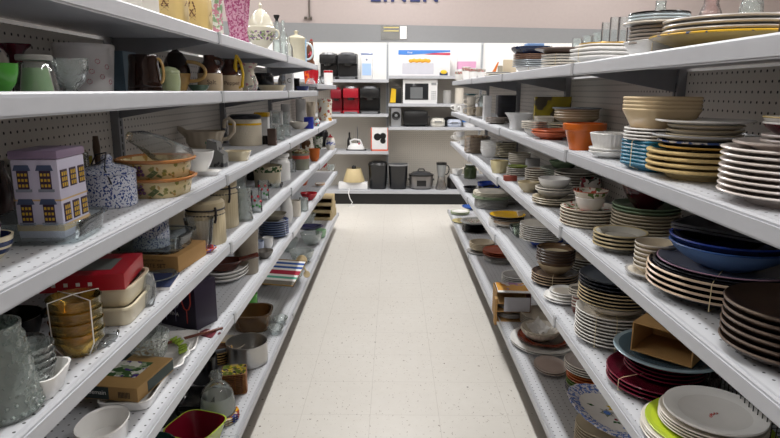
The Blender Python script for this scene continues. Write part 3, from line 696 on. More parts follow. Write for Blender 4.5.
ST('R3', 517, 22, [L_('plate', 5, 1.0, [cer('pewterish', '8e8c86'), WARM], 'small pale plate beside the brick red box', h=.010, foot=.006), L_('plate', 1, .9, [cer('moss', '8c9a4a')], 'moss green small plate on the pale plates', h=.01)], .06)
B('brick_box', 'narrow brick red box at the front of the third shelf', 'box', 'R3', 510, 13, .03, .028, mat('brick_box', '8b4030', .6, var=.3), 0)
V('cream_bowl', 'pale yellow straight sided bowl at the shelf front', 'bowl', 'R3', 499, 18, [(0, 0), (.72, 0), (.76, .03), (.9, .4), (1, .97), (.99, 1)], [cer('pale_yellow', 'd2c69c')], 0, hp=12, shell=.004)
ST('R3', 491, 22, [L_('deep', 4, 1.0, [WHITE], 'white bowl nested behind the pale yellow bowl', 'bowl', h=.055, t=.005)], .06)
ST('R3', 477, 26, [L_('plate', 11, 1.0, [cer('rosewood', '8b7566'), cer('rw2', 'a5937f')], 'taupe plate in the tall far stack', h=.012, foot=.006, t=.004), L_('plate', 1, .9, [floral('autumn', 'b9a37c', ['b0762c', '6b3a2a'], 50, dens=.4)], 'autumn patterned plate on the taupe stack', h=.01)], .0)
ST('R3', 519, 22, [L_('bowl', 5, 1.0, [cer('khaki', 'a39a82'), WARM], 'khaki bowl at the back of the third shelf', 'bowl', h=.035, t=.006)], .16)
t, Rr, H_ = V('mug', 'white mug at the back of the third shelf', 'mug', 'R3', 532, 14, CYL, [GREYC], .80, H=.09, shell=.004)
V('cooking_pot', 'black pot at the back of the third shelf', 'pot', 'R3', 492, 17, CYL, [BLACKC], .76, H=.11, shell=.004)
for i, (px, zz, lab) in enumerate(((457, 0, 'white cup at the far end of the third shelf'), (464, 0, 'white cup second from the far end of the third shelf'), (460, .052, 'white cup stacked on the far third shelf cups'))):
    t, Rr, H_ = V('cup', lab, 'cup', 'R3', px, 9, CUP, [WHITE], .64, H=.05, shell=.003, z=zz)
    part(t, 'handle', lambda bm: handle(bm, -Rr * .9, H_ * .3, -Rr * .95, H_ * .85, -.02, .003), WHITE)
t, Rr, H_ = V('mug', 'white mug with red cherries behind the flower painted bowl', 'mug', 'R3', 589, 20, CYL, [floral('cherry', 'd8d2c8', ['8e2430', '2f3a2c'], 40, dens=.4)], .82, H=.10, shell=.004)
# ================================================================== right fourth shelf
ST('R4', 707, 118, [L_('plate', 3, 1.02, [WARM, cer('chalk', 'd8d2c6')], 'cream plate below the lime green platter', h=.016, foot=.004, t=.003, off=(-.006, 0)),
                    L_('plate', 1, 1.0, [LIME, cer('limerim', 'a8bb38'), LIME, LIME], 'lime green platter under the white diner plates', 'platter', h=.014, foot=.003, t=.003),
                    L_('coupe', 4, .83, [WARM, cer('diner_edge', 'ddd6cc')], 'cream diner plate on the lime green platter', h=.014, foot=.003, t=.003, off=(.004, .0)),
                    L_('plate', 1, .80, [WHITE, WHITE, cer('well_white', 'e2e0dc'), WHITE], 'thick white oval diner plate with small red mark', h=.016, t=.005, foot=.003, ry=1.0, off=(.008, 0))], 0)
DINER = bpy.data.objects[-1] if False else [o for o in C.objects if o.get('label', '').startswith('thick white oval diner')][0]
bm = bmesh.new(); random.seed(3)
for k in range(7):
    a = random.uniform(0, 6.28); x, y = -.004 + k * .003, .004 - k * .0026
    tube(bm, [(x, y, 0), (x + .004 * math.cos(a), y + .004 * math.sin(a), .0002), (x + .006, y + .003 * math.cos(a), 0)], .0009, 5)
mk = link('printed_mark', bm, mat('red_print', 'b5382c', .4), DINER); mk.location = (0, 0, max(v.co.z for v in DINER.data.vertices if math.hypot(v.co.x, v.co.y) < .001) + .0003)
mk['label'] = 'small red printed mark'
ST('R4', 660, 104, [L_('coupe', 3, 1.0, [MAROON, cer('maroon_edge', '6a1c30', .15), MAROON, MAROON], 'large maroon plate under the smaller maroon plates', h=.018, foot=.007),
                    L_('coupe', 4, .74, [MAROON, cer('maroon_edge', '6a1c30')], 'small maroon plate tied on the large maroon plates', h=.014, foot=.006, off=(.012, .012)),
                    L_('plate', 1, 1.0, [cer('bluegrey', '4f6470'), cer('bluegrey_edge', '8fa3ad')], 'blue grey platter carrying the open cardboard box', 'platter', h=.022, off=(.018, .012))], 0, band=[200])
# open cardboard box lying on the platter
PB = [o for o in C.objects if o.get('label', '').startswith('blue grey platter')][0].location
t = root('cardboard_box', (PB.x + .002, PB.y - .005, PB.z + .0225), R(-44), 'open brown cardboard box lying on the blue grey platter', 'box')
def openbox(bm, a=.19, d=.13, h=.085, th=.003):
    bx(bm, -a / 2, a / 2, -d / 2, d / 2, 0, th); bx(bm, -a / 2, a / 2, -d / 2, d / 2, h - th, h)
    bx(bm, -a / 2, -a / 2 + th, -d / 2, d / 2, th, h - th); bx(bm, a / 2 - th, a / 2, -d / 2, d / 2, th, h - th)
    bx(bm, -a / 2 + th, a / 2 - th, d / 2 - th, d / 2, th, h - th)
def scale_part(t, o): pass
PBs = 1.0
part(t, 'carton', lambda bm: openbox(bm, .15, .145, .078), CARD, smooth=False)
if 0: part(t, 'lower_flap', lambda bm: prism(bm, [(-.06 * PBs, .0), (-.058 * PBs, -.003), (-.118 * PBs, -.004), (-.118 * PBs, -.001)], -.08 * PBs, .08 * PBs, axis='X'), CARDD, smooth=False)
ST('R4', 611, 72, [L_('coupe', 9, 1.0, [cer('bluewhite', 'c8c6c0'), cer('navy_line', 'd0cec8'), WARM, cer('wface', 'c5c2bb')], 'white plate low in the tall navy plate stack', h=.020, foot=.0062),
                   L_('bowl', 1, .86, [WARM, WARM], 'white bowl between the white and gold edged plates', 'bowl', h=.032),
                   L_('coupe', 5, .98, [cer('slate_d', '55565c'), cer('soft_gilt2', 'b3a27e'), cer('slate_w', '6a6a6e')], 'slate plate with gold edge in the tall stack', h=.016, foot=.006),
                   L_('coupe', 3, .98, [cer('ribbed', '2a2d35', .25), cer('ribbed_e', '1d2028'), cer('ribbed_w', '4c525a', .3), cer('ribbed_f', '3a3f48', .3)], 'dark ribbed plate crowning the tall stack', h=.018, foot=.006, wave=.004, waves=60, seg=180)], 0, band=[225, 255])
ST('R4', 563, 38, [L_('coupe', 2, 1.0, [WHITE], 'white coupe plate at the fourth shelf front', h=.014), L_('coupe', 2, .78, [WHITE, WHITE, WARM], 'small white plate on the coupe plates', h=.012, off=(.006, .008))], 0)
brw = [cer('umber_glaze', '55402f'), cer('dk_rim', '3b2a22'), cer('oat_well', 'c6b899'), cer('umber_f', '6a5238')]
ST('R4', 554, 45, [L_('coupe', 4, 1.0, [cer('dkb', '3d2e28'), cer('tan_rim', 'a08a70'), cer('dkw', '6b5a4c')], 'dark brown plate under the beige bowl', h=.016, foot=.0065),
                   L_('bowl', 1, .78, [cer('sand', 'b9a688'), cer('sand_rim', 'a3906f')], 'sand coloured bowl under the brown rimmed bowls', 'bowl', h=.044),
                   L_('deep', 5, .84, brw, 'brown rimmed oatmeal bowl on the sand coloured bowl', 'bowl', h=.030, t=.005, foot=.004, lift=.030)], 0, band=250)
ST('R4', 540, 46, [L_('bowl', 1, .5, [COBALT], 'cobalt blue bowl under the scalloped white plates', 'bowl', h=.03),
                   L_('coupe', 8, .9, [WARM, WHITE], 'white scalloped plate on the cobalt blue bowl', h=.014, foot=.0062, wave=.02, waves=12, seg=96)], .06)
ST('R4', 556, 32, [L_('tray', 1, 1.0, [FLB], 'blue and white patterned tray behind the scalloped plates', 'tray', h=.04, n=6)], .20)
V('glass_bowl', 'clear green tinted glass bowl on the fourth shelf', 'bowl', 'R4', 522, 26, [(0, 0), (.5, 0), (.8, .3), (1, 1)], glass('green_tint', 'd2ddd0', .18), .06, H=.06, shell=.004)
ST('R4', 507, 36, [L_('bowl', 2, .8, [WARM, cer('orange_edge', 'c9a070')], 'white bowl under the yellow plate', 'bowl', h=.030),
                   L_('coupe', 2, .92, [cer('wht', 'c4beb2'), cer('dk_edge', '4c4038')], 'dark rimmed white dish under the yellow plate', 'dish', h=.014),
                   L_('coupe', 1, 1.0, [BLACKC, cer('dk_edge', '4c4038'), YELLOW, YELLOW], 'bright yellow plate with dark rim', h=.018)], 0)
V('white_cup', 'white cylindrical cup left of the yellow plate', 'cup', 'R4', 494, 11, CYL, [WHITE], 0, H=.06, shell=.003)
ST('R4', 491, 38, [L_('plate', 6, .88, [WHITE, GREYC], 'white plate low in the far fourth shelf stack', h=.010, foot=.0055),
                   L_('plate', 2, 1.0, [SAGE, cer('sage_rim', 'a3b396')], 'sage green plate in the far fourth shelf stack', h=.012),
                   L_('plate', 3, .96, [WARM, cer('wrm', 'd9d3c0')], 'off white plate on the sage green plates', h=.012, foot=.0055)], py=207)
ST('R4', 519, 26, [L_('bowl', 2, 1.0, [WHITE, cer('peach_edge', 'cdb6a0')], 'shallow white bowl behind the yellow plate', 'bowl', h=.025)], .14)
t = root('serving_dish', P('R4', 535, 10, .83)[0], R(-50), 'curved white serving dish behind the yellow plate', 'dish')
part(t, 'body', lambda bm: prism(bm, [(-.10, .085), (-.07, .03), (-.02, .0), (.03, .0), (.08, .03), (.074, .035), (.028, .006), (-.02, .006), (-.066, .035), (-.095, .09)], -.05, .05), [WHITE])
ST('R4', 578, 22, [L_('deep', 4, .66, [cer('brick_stripe', '6e3a30'), WARM], 'brown striped cup in the nest beside the ribbed plates', 'cup', h=.030, t=.005), L_('coupe', 3, 1.0, [WARM, WARM, cer('p_d', '6c655c')], 'small white saucer over the brown striped cups', 'saucer', 'plate', h=.010)], .05)
for px, w_, m_, hh, nm_, cat_, lab in ((489, 24, COBALT, .06, 'blue_bowl', 'bowl', 'deep blue bowl at the far fourth shelf'), (457, 11, WHITE, .06, 'white_cup', 'cup', 'white cup at the far end of the fourth shelf')):
    V(nm_, lab, cat_, 'R4', px, w_, CUP, [m_], .13 if px > 470 else 0, H=hh, shell=.004)
V('storage_jar', 'dark green glass jar with lid on the far fourth shelf', 'jar', 'R4', 470, 13, [(0, 0), (.9, 0), (1, .05), (1, .7), (.8, .82), (.82, .85), (.82, .98), (.8, 1)], glass('green_jar', '5c6b4a', .5), .72, H=.13)
t, Rr, H_ = V('frying_pan', 'black frying pan with handle on the far fourth shelf', 'pan', 'R4', 473, 20, [(0, 0), (.75, 0), (1, 1)], [BLACKC], 0, H=.04, shell=.003)
part(t, 'handle', lambda bm: tube(bm, [(Rr, 0, H_), (Rr + .05, .0, H_ + .008), (Rr + .09, 0, H_ + .008)], .009, 8), [BLACKC])
ST('R4', 471, 20, [L_('coupe', 2, 1.0, [WARM], 'off white plate at the far fourth shelf front', h=.01)], .16)
# wire basket at the back
t = root('wire_basket', (.84, 1.2, ZL['R4']), 0, 'black wire basket behind the lime green platter', 'basket')
def wires(bm):
    for z in (.0025, .05, .10, .15): tube(bm, [(-.05, -.17, z), (.05, -.17, z), (.05, .17, z), (-.05, .17, z)], .0022, 6, closed=True)
    for k in range(22):
        y = -.17 + .34 * k / 21; tube(bm, [(-.05, y, .15), (-.05, y, .0025), (.05, y, .0025), (.05, y, .15)], .0015, 5)
part(t, 'wires', wires, mat('black_wire', '1b1b1d', .4))
# ================================================================== right base shelf
fp = [o for o in ()]
PS = 'R5'
p0, zc0, zt0 = ST(PS, 602, 76, [L_('coupe', 8, .72, [cer('ivory_stack', 'c6bba4'), cer('ivory_rim', 'd6ccb6')], 'ivory plate under the blue flowered platter', h=.016, foot=.0065)], py=448)
# tilted platter with blue scrolls, a yellow flower and green leaves
o_, i_ = prof_of('plate', .165, .022, .005)
bm = bmesh.new(); loft(bm, o_ + i_, 120, .82, 1.0, 2.3, .012, 20)
pl = link('platter', bm, [cer('platter_white', 'e0dcd6'), floral('blue_scroll', 'd8d7dc', ['4560aa', '6680c0'], 95, dens=.42), cer('platter_white', 'e0dcd6'), floral('blue_scroll', 'd8d7dc', ['4560aa'], 95)])
tag(pl, 'large white platter with blue scroll rim and yellow flower', 'platter')
TM = Matrix.Translation((p0.x + .02, p0.y + .02, zt0 + .006)) @ Matrix.Rotation(R(10), 4, 'Y') @ Matrix.Rotation(R(3), 4, 'X') @ Matrix.Rotation(R(14), 4, 'Z')
pl.matrix_world = TM; pl.location.z += .012
def blob(bm, cx, cy, r, n=7, jag=.3, mi=0, z=.0006):
    c = bm.verts.new((cx, cy, z + .0004)); vs = [bm.verts.new((cx + r * (1 + jag * (k % 2 - .5)) * math.cos(PI * k / n), cy + r * (1 + jag * (k % 2 - .5)) * math.sin(PI * k / n), z)) for k in range(2 * n)]
    for k in range(2 * n): bm.faces.new((c, vs[k], vs[(k + 1) % (2 * n)])).material_index = mi
def leafp(bm, cx, cy, a, l, w, mi=0, z=.0004):
    u = Vector((math.cos(a), math.sin(a))); q = Vector((-u.y, u.x)); P0 = Vector((cx, cy))
    pts = [P0, P0 + u * l * .4 + q * w, P0 + u * l, P0 + u * l * .4 - q * w]
    bm.faces.new([bm.verts.new((v.x, v.y, z)) for v in pts]).material_index = mi
bm = bmesh.new()
for k in range(8): leafp(bm, .045, .030, k * PI / 4 + .2, .034, .011, 0)
for k in range(6): leafp(bm, -.005, .005, k * PI / 3, .030, .009, 2, .0003)
blob(bm, -.005, .005, .013, 7, .3, 1); blob(bm, .005, -.035, .007, 6, .2, 3); leafp(bm, .0, -.045, 3.6, .02, .007, 2); leafp(bm, -.03, .045, 2.6, .03, .008, 2); leafp(bm, .0, -.045, 5.2, .02, .007, 2)
for k in range(9): leafp(bm, .02 + .01 * math.sin(k * 2.3), -.075 - .006 * (k % 3), k * 1.3, .014, .003, 1)
fl = link('painted_flower', bm, [cer('petal', 'd6b52c'), cer('petal_blue', '5b83c9'), cer('leaf_green', '2f5a2c'), cer('berry', '8e2f3c')], pl, (0, 0, .0093)); fl['label'] = 'painted yellow flower and blue star flower'
ST(PS, 587, 48, [L_('coupe', 3, .9, [cer('linen_w', 'cfc6ba'), cer('navy_thin', '545a78')], 'navy lined white plate at the foot of the orange banded stack', h=.014, foot=.006),
                 L_('coupe', 2, .88, [cer('green_band', '6c8a3c'), cer('green_band2', '7c9a4c')], 'green plate in the orange banded stack', h=.014, foot=.008),
                 L_('coupe', 3, .88, [cer('or_band', 'c2602a'), cer('or_band2', 'd0733a')], 'orange plate in the banded stack', h=.014, foot=.008),
                 L_('coupe', 4, 1.0, [cer('ashrose', 'b5aaa4'), WARM, cer('ash_well', 'a89e98')], 'ash grey plate crowning the banded stack', h=.018, foot=.0055)], py=392)
ST(PS, 550, 32, [L_('coupe', 2, 1.0, [cer('shell', 'cbbcb4'), cer('shell_rim', 'd6cac2'), cer('shell_well', 'c8b5ab')], 'oval pinkish plate with tiny blue mark', h=.016, ry=1.25, foot=.006)], py=370)
ST(PS, 542, 62, [L_('coupe', 2, 1.0, [WHITE], 'large white oval platter under the terracotta rimmed plate', 'platter', h=.016, ry=1.15, foot=.006),
                 L_('plate', 1, .88, [cer('umber_body', '5c3a2c'), cer('umb_e', '6a2f20'), cer('taupe_well', '7b6e62'), cer('terra_rim', 'a04428')], 'taupe plate with terracotta red rim', h=.018, off=(.015, .01)),
                 L_('bowl', 2, .62, [WARM, cer('ivory_edge', 'd8cfc0')], 'white scalloped bowl holding crumpled paper', 'bowl', h=.048, wave=.02, waves=22, seg=110, off=(-.012, .0))], py=344)
bo = [o for o in C.objects if o.get('label', '') == 'white scalloped bowl holding crumpled paper, topmost'][0]
bm = bmesh.new(); bmesh.ops.create_grid(bm, x_segments=14, y_segments=14, size=.045)
for v in bm.verts: v.co.z = .022 + 1.2 * (v.co.x ** 2 + v.co.y ** 2) * 8 + .020 * noise.noise(v.co * 45) + .008 * noise.noise(v.co * 110)
bmesh.ops.solidify(bm, geom=bm.faces, thickness=.0008)
t = link('crumpled_paper', bm, PAPER, None, (bo.location.x - .012, bo.location.y + .004, bo.location.z + .012)); t.rotation_euler = (R(14), R(-12), R(30)); tag(t, 'crumpled white paper in the scalloped bowl', 'paper')
ST(PS, 499, 33, [L_('plate', 3, .92, [WHITE, GREYC], 'white plate under the terracotta plates', h=.012), L_('coupe', 2, .86, [cer('stone_d', '6e675e'), GREYC], 'grey stoneware plate under the terracotta plates', h=.014),
                 L_('coupe', 3, 1.0, [TERRA, cer('terra_e', 'a8512f', .3), cer('terra_w', 'a34a2e', .35), TERRA], 'terracotta plate on the base shelf', h=.014, foot=.009)], py=261)
ST(PS, 482, 28, [L_('plate', 1, 1.1, [GREYC], 'grey plate under the beige bowls', h=.010), L_('bowl', 4, .92, [cer('biscuit', 'bcae96'), cer('bis_e', 'cabda5')], 'beige oval bowl on the base shelf', 'bowl', h=.034, t=.005, foot=.006)], py=252)
ST(PS, 475, 28, [L_('coupe', 5, .92, [BLACKC, cer('bk_e', '2d2d30')], 'black plate under the pale leaf printed plate', h=.012, foot=.010), L_('plate', 2, 1.05, [cer('misty', 'bdbfbd'), cer('misty_e', 'd0d1ce'), FLW], 'pale leaf printed plate on the black plates', h=.018)], py=231)
ST(PS, 463, 22, [L_('plate', 1, 1.0, [cer('butter', 'cdbf86')], 'pale yellow plate on the far base shelf', h=.014)], py=222)
ST(PS, 460, 19, [L_('plate', 3, 1.0, [WHITE, PALEG], 'white and green edged plate at the far base shelf end', h=.012)], py=214)
ST(PS, 471, 19, [L_('bowl', 1, 1.0, [cer('royal', '25509c')], 'royal blue shallow dish at the far base shelf end', 'dish', h=.03)], py=209)
# cut-open carton with dinnerware jutting into the aisle
px0 = at(506, 318, ZL['R5'])
t = root('dinnerware_box', (px0.x + .03, px0.y + .03, ZL['R5']), R(-3), 'open cardboard dinnerware box with plates jutting over the base shelf edge', 'box')
Wb, Db, Hb = .185, .17, .165
def shell_(bm):
    bx(bm, -Wb / 2, Wb / 2, -Db / 2, Db / 2, 0, .003); bx(bm, -Wb / 2, -Wb / 2 + .003, -Db / 2, Db / 2, .003, Hb); bx(bm, -Wb / 2 + .003, Wb / 2, Db / 2 - .003, Db / 2, .003, Hb)
    bx(bm, -Wb / 2 + .003, Wb / 2 - .003, -Db / 2, Db / 2 - .003, .055, .058); bx(bm, -Wb / 2 + .003, Wb / 2 - .003, -Db / 2, Db / 2 - .003, .10, .102)
part(t, 'carton', shell_, CARD, smooth=False)
part(t, 'side_panel', lambda bm: bx(bm, Wb / 2 - .003, Wb / 2, -Db / 2, Db / 2 - .003, .003, Hb), mat('maroon_card', '6a2a24', .6), smooth=False, label='maroon side panel')
part(t, 'flap', lambda bm: bx(bm, -Wb / 2 - .012, -Wb / 2, -Db / 2 - .05, -Db / 2, .0, Hb - .02), CARD, smooth=False)
part(t, 'insert_sheet', lambda bm: bx(bm, -.05, .088, -Db / 2 - .004, -Db / 2, .06, .14), mat('greyed_paper', 'b9bac2', .6), smooth=False, label='pale grey insert sheet')
bxo = Vector((px0.x + .03, px0.y + .03, ZL['R5']))
ST(None, 0, .078, [L_('coupe', 3, 1.0, [WHITE, GREYC], 'white plate inside the open dinnerware box, bottom tier', h=.012)], loc=bxo + Vector((0, -.002, .0035)))
ST(None, 0, .078, [L_('coupe', 2, 1.0, [WHITE, GREYC], 'white plate inside the open dinnerware box, middle tier', h=.010)], loc=bxo + Vector((0, -.002, .0585)))
t = root('magazine', bxo + Vector((.0, .0, Hb + .002)), R(-4), 'folded leaflet with orange and white print on the dinnerware box', 'leaflet')
part(t, 'pages', lambda bm: bx(bm, -.085, .092, -.09, .075, 0, .004), PAPER, smooth=False)
part(t, 'printed_cover', lambda bm: bx(bm, -.083, .088, -.05, .073, .004, .0046), floral('leaflet', 'dcd0cc', ['cf8a2a', 'a87a9c', 'e0a54a'], 12, dens=.5), smooth=False)
part(t, 'orange_stripe', lambda bm: bx(bm, -.083, .088, -.062, -.05, .004, .0047), mat('stripe_orange', 'd99a2c', .5), smooth=False)

# ---- back rows, half hidden by the front ones
for lv, px, w_, X_, n_, kind, m_, e_, nm, lab in (
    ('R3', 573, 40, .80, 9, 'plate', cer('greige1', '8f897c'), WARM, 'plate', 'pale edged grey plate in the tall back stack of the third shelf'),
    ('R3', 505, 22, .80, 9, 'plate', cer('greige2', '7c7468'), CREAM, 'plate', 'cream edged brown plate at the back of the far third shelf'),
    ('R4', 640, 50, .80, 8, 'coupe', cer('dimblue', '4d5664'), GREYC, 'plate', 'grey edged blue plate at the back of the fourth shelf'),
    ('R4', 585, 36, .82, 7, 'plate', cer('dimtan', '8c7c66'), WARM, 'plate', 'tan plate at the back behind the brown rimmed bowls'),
    ('R4', 508, 24, .82, 7, 'plate', GREYC, WHITE, 'plate', 'grey plate at the back behind the yellow plate'),
    ('R2', 620, 34, .84, 3, 'plate', mat('navy_plate_d', '28303f', .3), cer('ochre_edge', '9c7c3c'), 'plate', 'ochre edged dark plate behind the fluted white bowl'),
    ('R5', 540, 40, .80, 5, 'coupe', STONE, WARM, 'plate', 'stoneware plate in the shadow behind the dinnerware box'),
    ('R5', 516, 30, .80, 6, 'plate', GREYC, WHITE, 'plate', 'grey plate in the shadow behind the terracotta plates')):
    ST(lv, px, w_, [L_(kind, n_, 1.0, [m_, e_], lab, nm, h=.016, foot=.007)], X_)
# ================================================================== LEFT SIDE, top shelf (seen from below, over its edge)
def pinch(h1=.0): return
t, w_ = B('storage_tin', 'white square canister with green leaf picture on the left top shelf', 'canister', 'L1', 136, 32, .10, .17, mat('white_tin', 'e6e2d8', .4), .0)
part(t, 'leaf_picture', lambda bm: [leafp(bm, -.015 + k * .012, .015 + .012 * (k % 2), a, .05, .018) for k, a in enumerate((.4, 1.5, 2.6, 3.3))], [mat('leaf_print', '7d9438', .5)]).matrix_local = Matrix.Translation((0, -.0505, .03)) @ Matrix.Rotation(R(90), 4, 'X')
WHEAT = mat('wheat_brown', '6b4632', .5)
CAN = [(0, 0), (.92, 0), (1, .04), (1, .78), (.92, .86), (.80, .90, 1), (.84, .95, 1), (.6, 1.05, 1), (.12, 1.12, 1), (.14, 1.2, 1), (0, 1.24, 1)]
def wheat(t, Rr, H_, a0, m=WHEAT):
    def f(bm):
        for k in range(7):
            th = R((k - 3) * 17); L0 = H_ * (.42 if k % 2 else .55)
            for j in range(7):
                dd = L0 * (j + 1.2) / 8; a = R(a0) + math.sin(th) * dd / Rr; z = H_ * .18 + math.cos(th) * dd
                c = Vector((math.cos(a) * (Rr + .0012), math.sin(a) * (Rr + .0012), z)); u = Vector((-math.sin(a), math.cos(a), 0)); w2 = .0035 if j > 2 else .0008
                up = (Vector((0, 0, 1)) * math.cos(th) + u * math.sin(th)) * L0 / 8
                bm.faces.new([bm.verts.new(c - u * w2), bm.verts.new(c + up * .95), bm.verts.new(c + u * w2), bm.verts.new(c - up * .2)])
    return part(t, 'wheat_picture', f, m)
for px, w_, lab in ((172, 33, 'yellow square canister with wheat picture, nearer of the two'), (198, 29, 'yellow square canister with wheat picture, beside the floral vase')):
    t, Rr, H_ = V('canister', lab, 'canister', 'L1', px, w_, CAN, [cer('butter_yellow', 'd6bb7c'), BROWN], 0, H=.125, n=4, rx=.93, ry=.93, rot=0)
    for a in (235, 300): wheat(t, Rr * .93, H_, a)
t, Rr, H_ = V('vase', 'tall white ruffled vase with pink and green flowers', 'vase', 'L1', 217, 22, [(0, 0), (.75, 0), (.6, .06), (.55, .3), (.7, .6), (.85, .85), (1.1, 1)], [floral('rose_vase', 'd9dcd2', ['8aa884', 'c98a9c'], 60, dens=.45)], 0, H=.24, shell=.004, wave=.07, waves=7, seg=84)
t, Rr, H_ = V('vase', 'pink and white streaked ruffled vase', 'vase', 'L1', 239, 26, [(0, 0), (.7, 0), (.75, .05), (.62, .25), (.8, .6), (.9, .85), (1.08, 1)], [speckle('pink_streak', 'd3a0b6', 'a8507a', 120, .52, .25, 4)], 0, H=.20, shell=.005, wave=.10, waves=8, seg=96)
t, Rr, H_ = V('tureen', 'cream porcelain tureen with tall finial lid', 'tureen', 'L1', 262, 28, [(0, 0), (.5, 0), (.55, .04), (.4, .1), (.75, .22), (1, .42), (.98, .5), (.9, .52), (.85, .60), (.6, .74), (.25, .84), (.1, .87), (.14, .93), (.0, 1)], [cer('porcelain_cream', 'd8d3c0')], 0, H=.235)
part(t, 'handle', lambda bm: [handle(bm, s_ * Rr * .95, H_ * .28, s_ * Rr * .95, H_ * .46, s_ * .022, .004) for s_ in (-1, 1)], [cer('porcelain_cream', 'd8d3c0')])
part(t, 'flower_band', lambda bm: loft(bm, [(Rr * .80, H_ * .24), (Rr * .93, H_ * .34), (Rr * 1.012, H_ * .42)], 40, cap=False), floral('rose_band', 'd8d3c0', ['7c5a86', '8a9a6c'], 70, dens=.45), label='painted flower band')
t, Rr, H_ = V('cruet', 'clear glass cruet with black stopper', 'cruet', 'L1', 278, 10, [(0, 0), (.9, 0), (1, .05), (.95, .4), (.45, .6), (.32, .8), (.4, .86)], GLD, .66, H=.24, shell=.003)
part(t, 'stopper', lambda bm: loft(bm, [(0, H_ * .84), (Rr * .28, H_ * .84), (Rr * .3, H_ * .9), (Rr * .55, H_ * .94), (Rr * .6, H_ * .99), (0, H_)], 20), BLACK, label='black stopper')
V('glass_bottle', 'slim clear glass bottle before the cream canister', 'bottle', 'L1', 284, 8, [(0, 0), (1, 0), (1, .6), (.4, .75), (.4, 1)], GLD, .61, H=.20, shell=.003)
V('glass_bottle', 'clear glass bottle left of the cream canister', 'bottle', 'L1', 289, 8, [(0, 0), (1, 0), (1, .6), (.4, .75), (.4, 1)], GL, .66, H=.15, shell=.003)
t, Rr, H_ = V('canister', 'cream lidded canister with ribbed band and round knob', 'canister', 'L1', 297, 17, [(0, 0), (.95, 0), (1, .04), (1, .68), (1.05, .70), (1.05, .76), (.7, .82), (.2, .86), (.16, .9), (.28, .96), (0, 1)], [cer('ivory_can', 'd3ccb4')], .64, H=.21)
t, Rr, H_ = V('mug', 'blue and white shaded mug at the left top shelf end', 'mug', 'L1', 302.5, 9, CYL, [cer('sky_fade', '9cc0dc')], .63, H=.165, shell=.004)
part(t, 'handle', lambda bm: handle(bm, Rr * .96, H_ * .2, Rr * .96, H_ * .85, .045, .007), [cer('sky_white', 'd5e0e4')])
# rooster
t = root('rooster_figurine', P('L1', 310.5, 9, .585)[0], 0, 'brown rooster figurine with red comb and colourful tail', 'figurine')
RB = mat('rooster_brown', '6e3f22', .35); RR_ = mat('rooster_red', 'b01c2c', .3)
part(t, 'body', lambda bm: tube(bm, [(0, 0, .0), (0, 0, .012), (-.005, 0, .03), (-.010, 0, .065), (-.002, 0, .10), (.004, 0, .135), (.008, 0, .155), (.016, 0, .162)], [.03, .03, .026, .036, .03, .018, .015, .004], 18), RB)
part(t, 'comb', lambda bm: [bx(bm, .0 + k * .006, .007 + k * .006, -.0025, .0025, .160, .176 - abs(k - 1) * .005) for k in range(3)] + [bx(bm, .016, .022, -.003, .003, .130, .152)], RR_, label='red comb and wattle')
part(t, 'tail', lambda bm: [tube(bm, [(-.025, (k - 1) * .01, .06), (-.05, (k - 1) * .012, .09 + k * .006), (-.062, (k - 1) * .012, .07 + .01 * k)], [.008, .010, .003], 8, mi=k) for k in range(3)], [mat('tail_green', '3f7a3c', .3), mat('tail_orange', 'd9791e', .3), RR_], label='orange, green and red tail')
part(t, 'breast', lambda bm: tube(bm, [(.0, -.02, .04), (.004, -.028, .065), (.006, -.02, .09)], [.010, .018, .008], 12), RR_, label='red breast')
# ---- far bay shelf
t, Rr, H_ = V('vase', 'red vase on the raised shelf at the far left end', 'vase', 'LE', 314, 9, [(0, 0), (.7, 0), (.75, .1), (1, .5), (1.1, .8), (1, 1)], [RED], .68, H=.13, shell=.004)
V('orange_cup', 'orange and red cup beside the red vase', 'cup', 'LE', 308, 8, CUP, [speckle('orange_red', 'd9601c', 'b51f1f', 30, .5)], .76, H=.14, shell=.004)
t, Rr, H_ = V('mug', 'white mug with red rim and yellow black handle', 'mug', 'LE', 328.5, 9, CYL, [WHITE, RED], .62, H=.14, shell=.004)
part(t, 'rim_band', lambda bm: loft(bm, [(Rr * 1.0, H_ * .84), (Rr * 1.02, H_ * .85), (Rr * 1.02, H_ * .98), (Rr, H_ * .99)], 30, cap=False), RED, label='red rim band')
part(t, 'handle', lambda bm: handle(bm, -Rr * .9, H_ * .1, -Rr * .9, H_ * .8, -.035, .006), [mat('handle_dark', '2a2622', .3)], label='black handle')
V('glass_bowl', 'upturned clear glass bowl on the raised far left shelf', 'bowl', 'LE', 320, 9, [(0, 0), (1, 0), (.9, .5), (.4, 1), (0, 1)], GL, .70, H=.07)
# ================================================================== left second shelf (at eye level)
t, Rr, H_ = V('bowl', 'bright green bowl at the left frame edge', 'bowl', 'L2', 0, 38, [(0, 0), (.4, 0), (.45, .04), (.8, .35), (.97, .75), (1, 1)], [MIDG], .64, H=.048, shell=.004)
B('glass_block', 'pale blue and clear plastic tumbler behind the green bowl', 'tumbler', 'L2', -4, 12, .03, .085, glass('blue_plastic', 'c3cfe8', .4), .80)
V('ladle_rest', 'off white ceramic spoon rest standing behind the green bowl', 'spoon rest', 'L2', 6, 14, [(0, 0), (.8, 0), (1, .3), (.9, .8), (.4, 1), (0, 1)], [WARM], .74, H=.075, ry=.4)
t, Rr, H_ = V('goblet', 'dark maroon petal rimmed goblet at the back', 'goblet', 'L2', 20, 30, [(0, 0), (.45, 0), (.42, .05), (.40, .75), (.6, .86), (1, .97), (.95, 1)], [MAROON], .84, H=.105, wave=.12, waves=5, wmin=.7, seg=60)
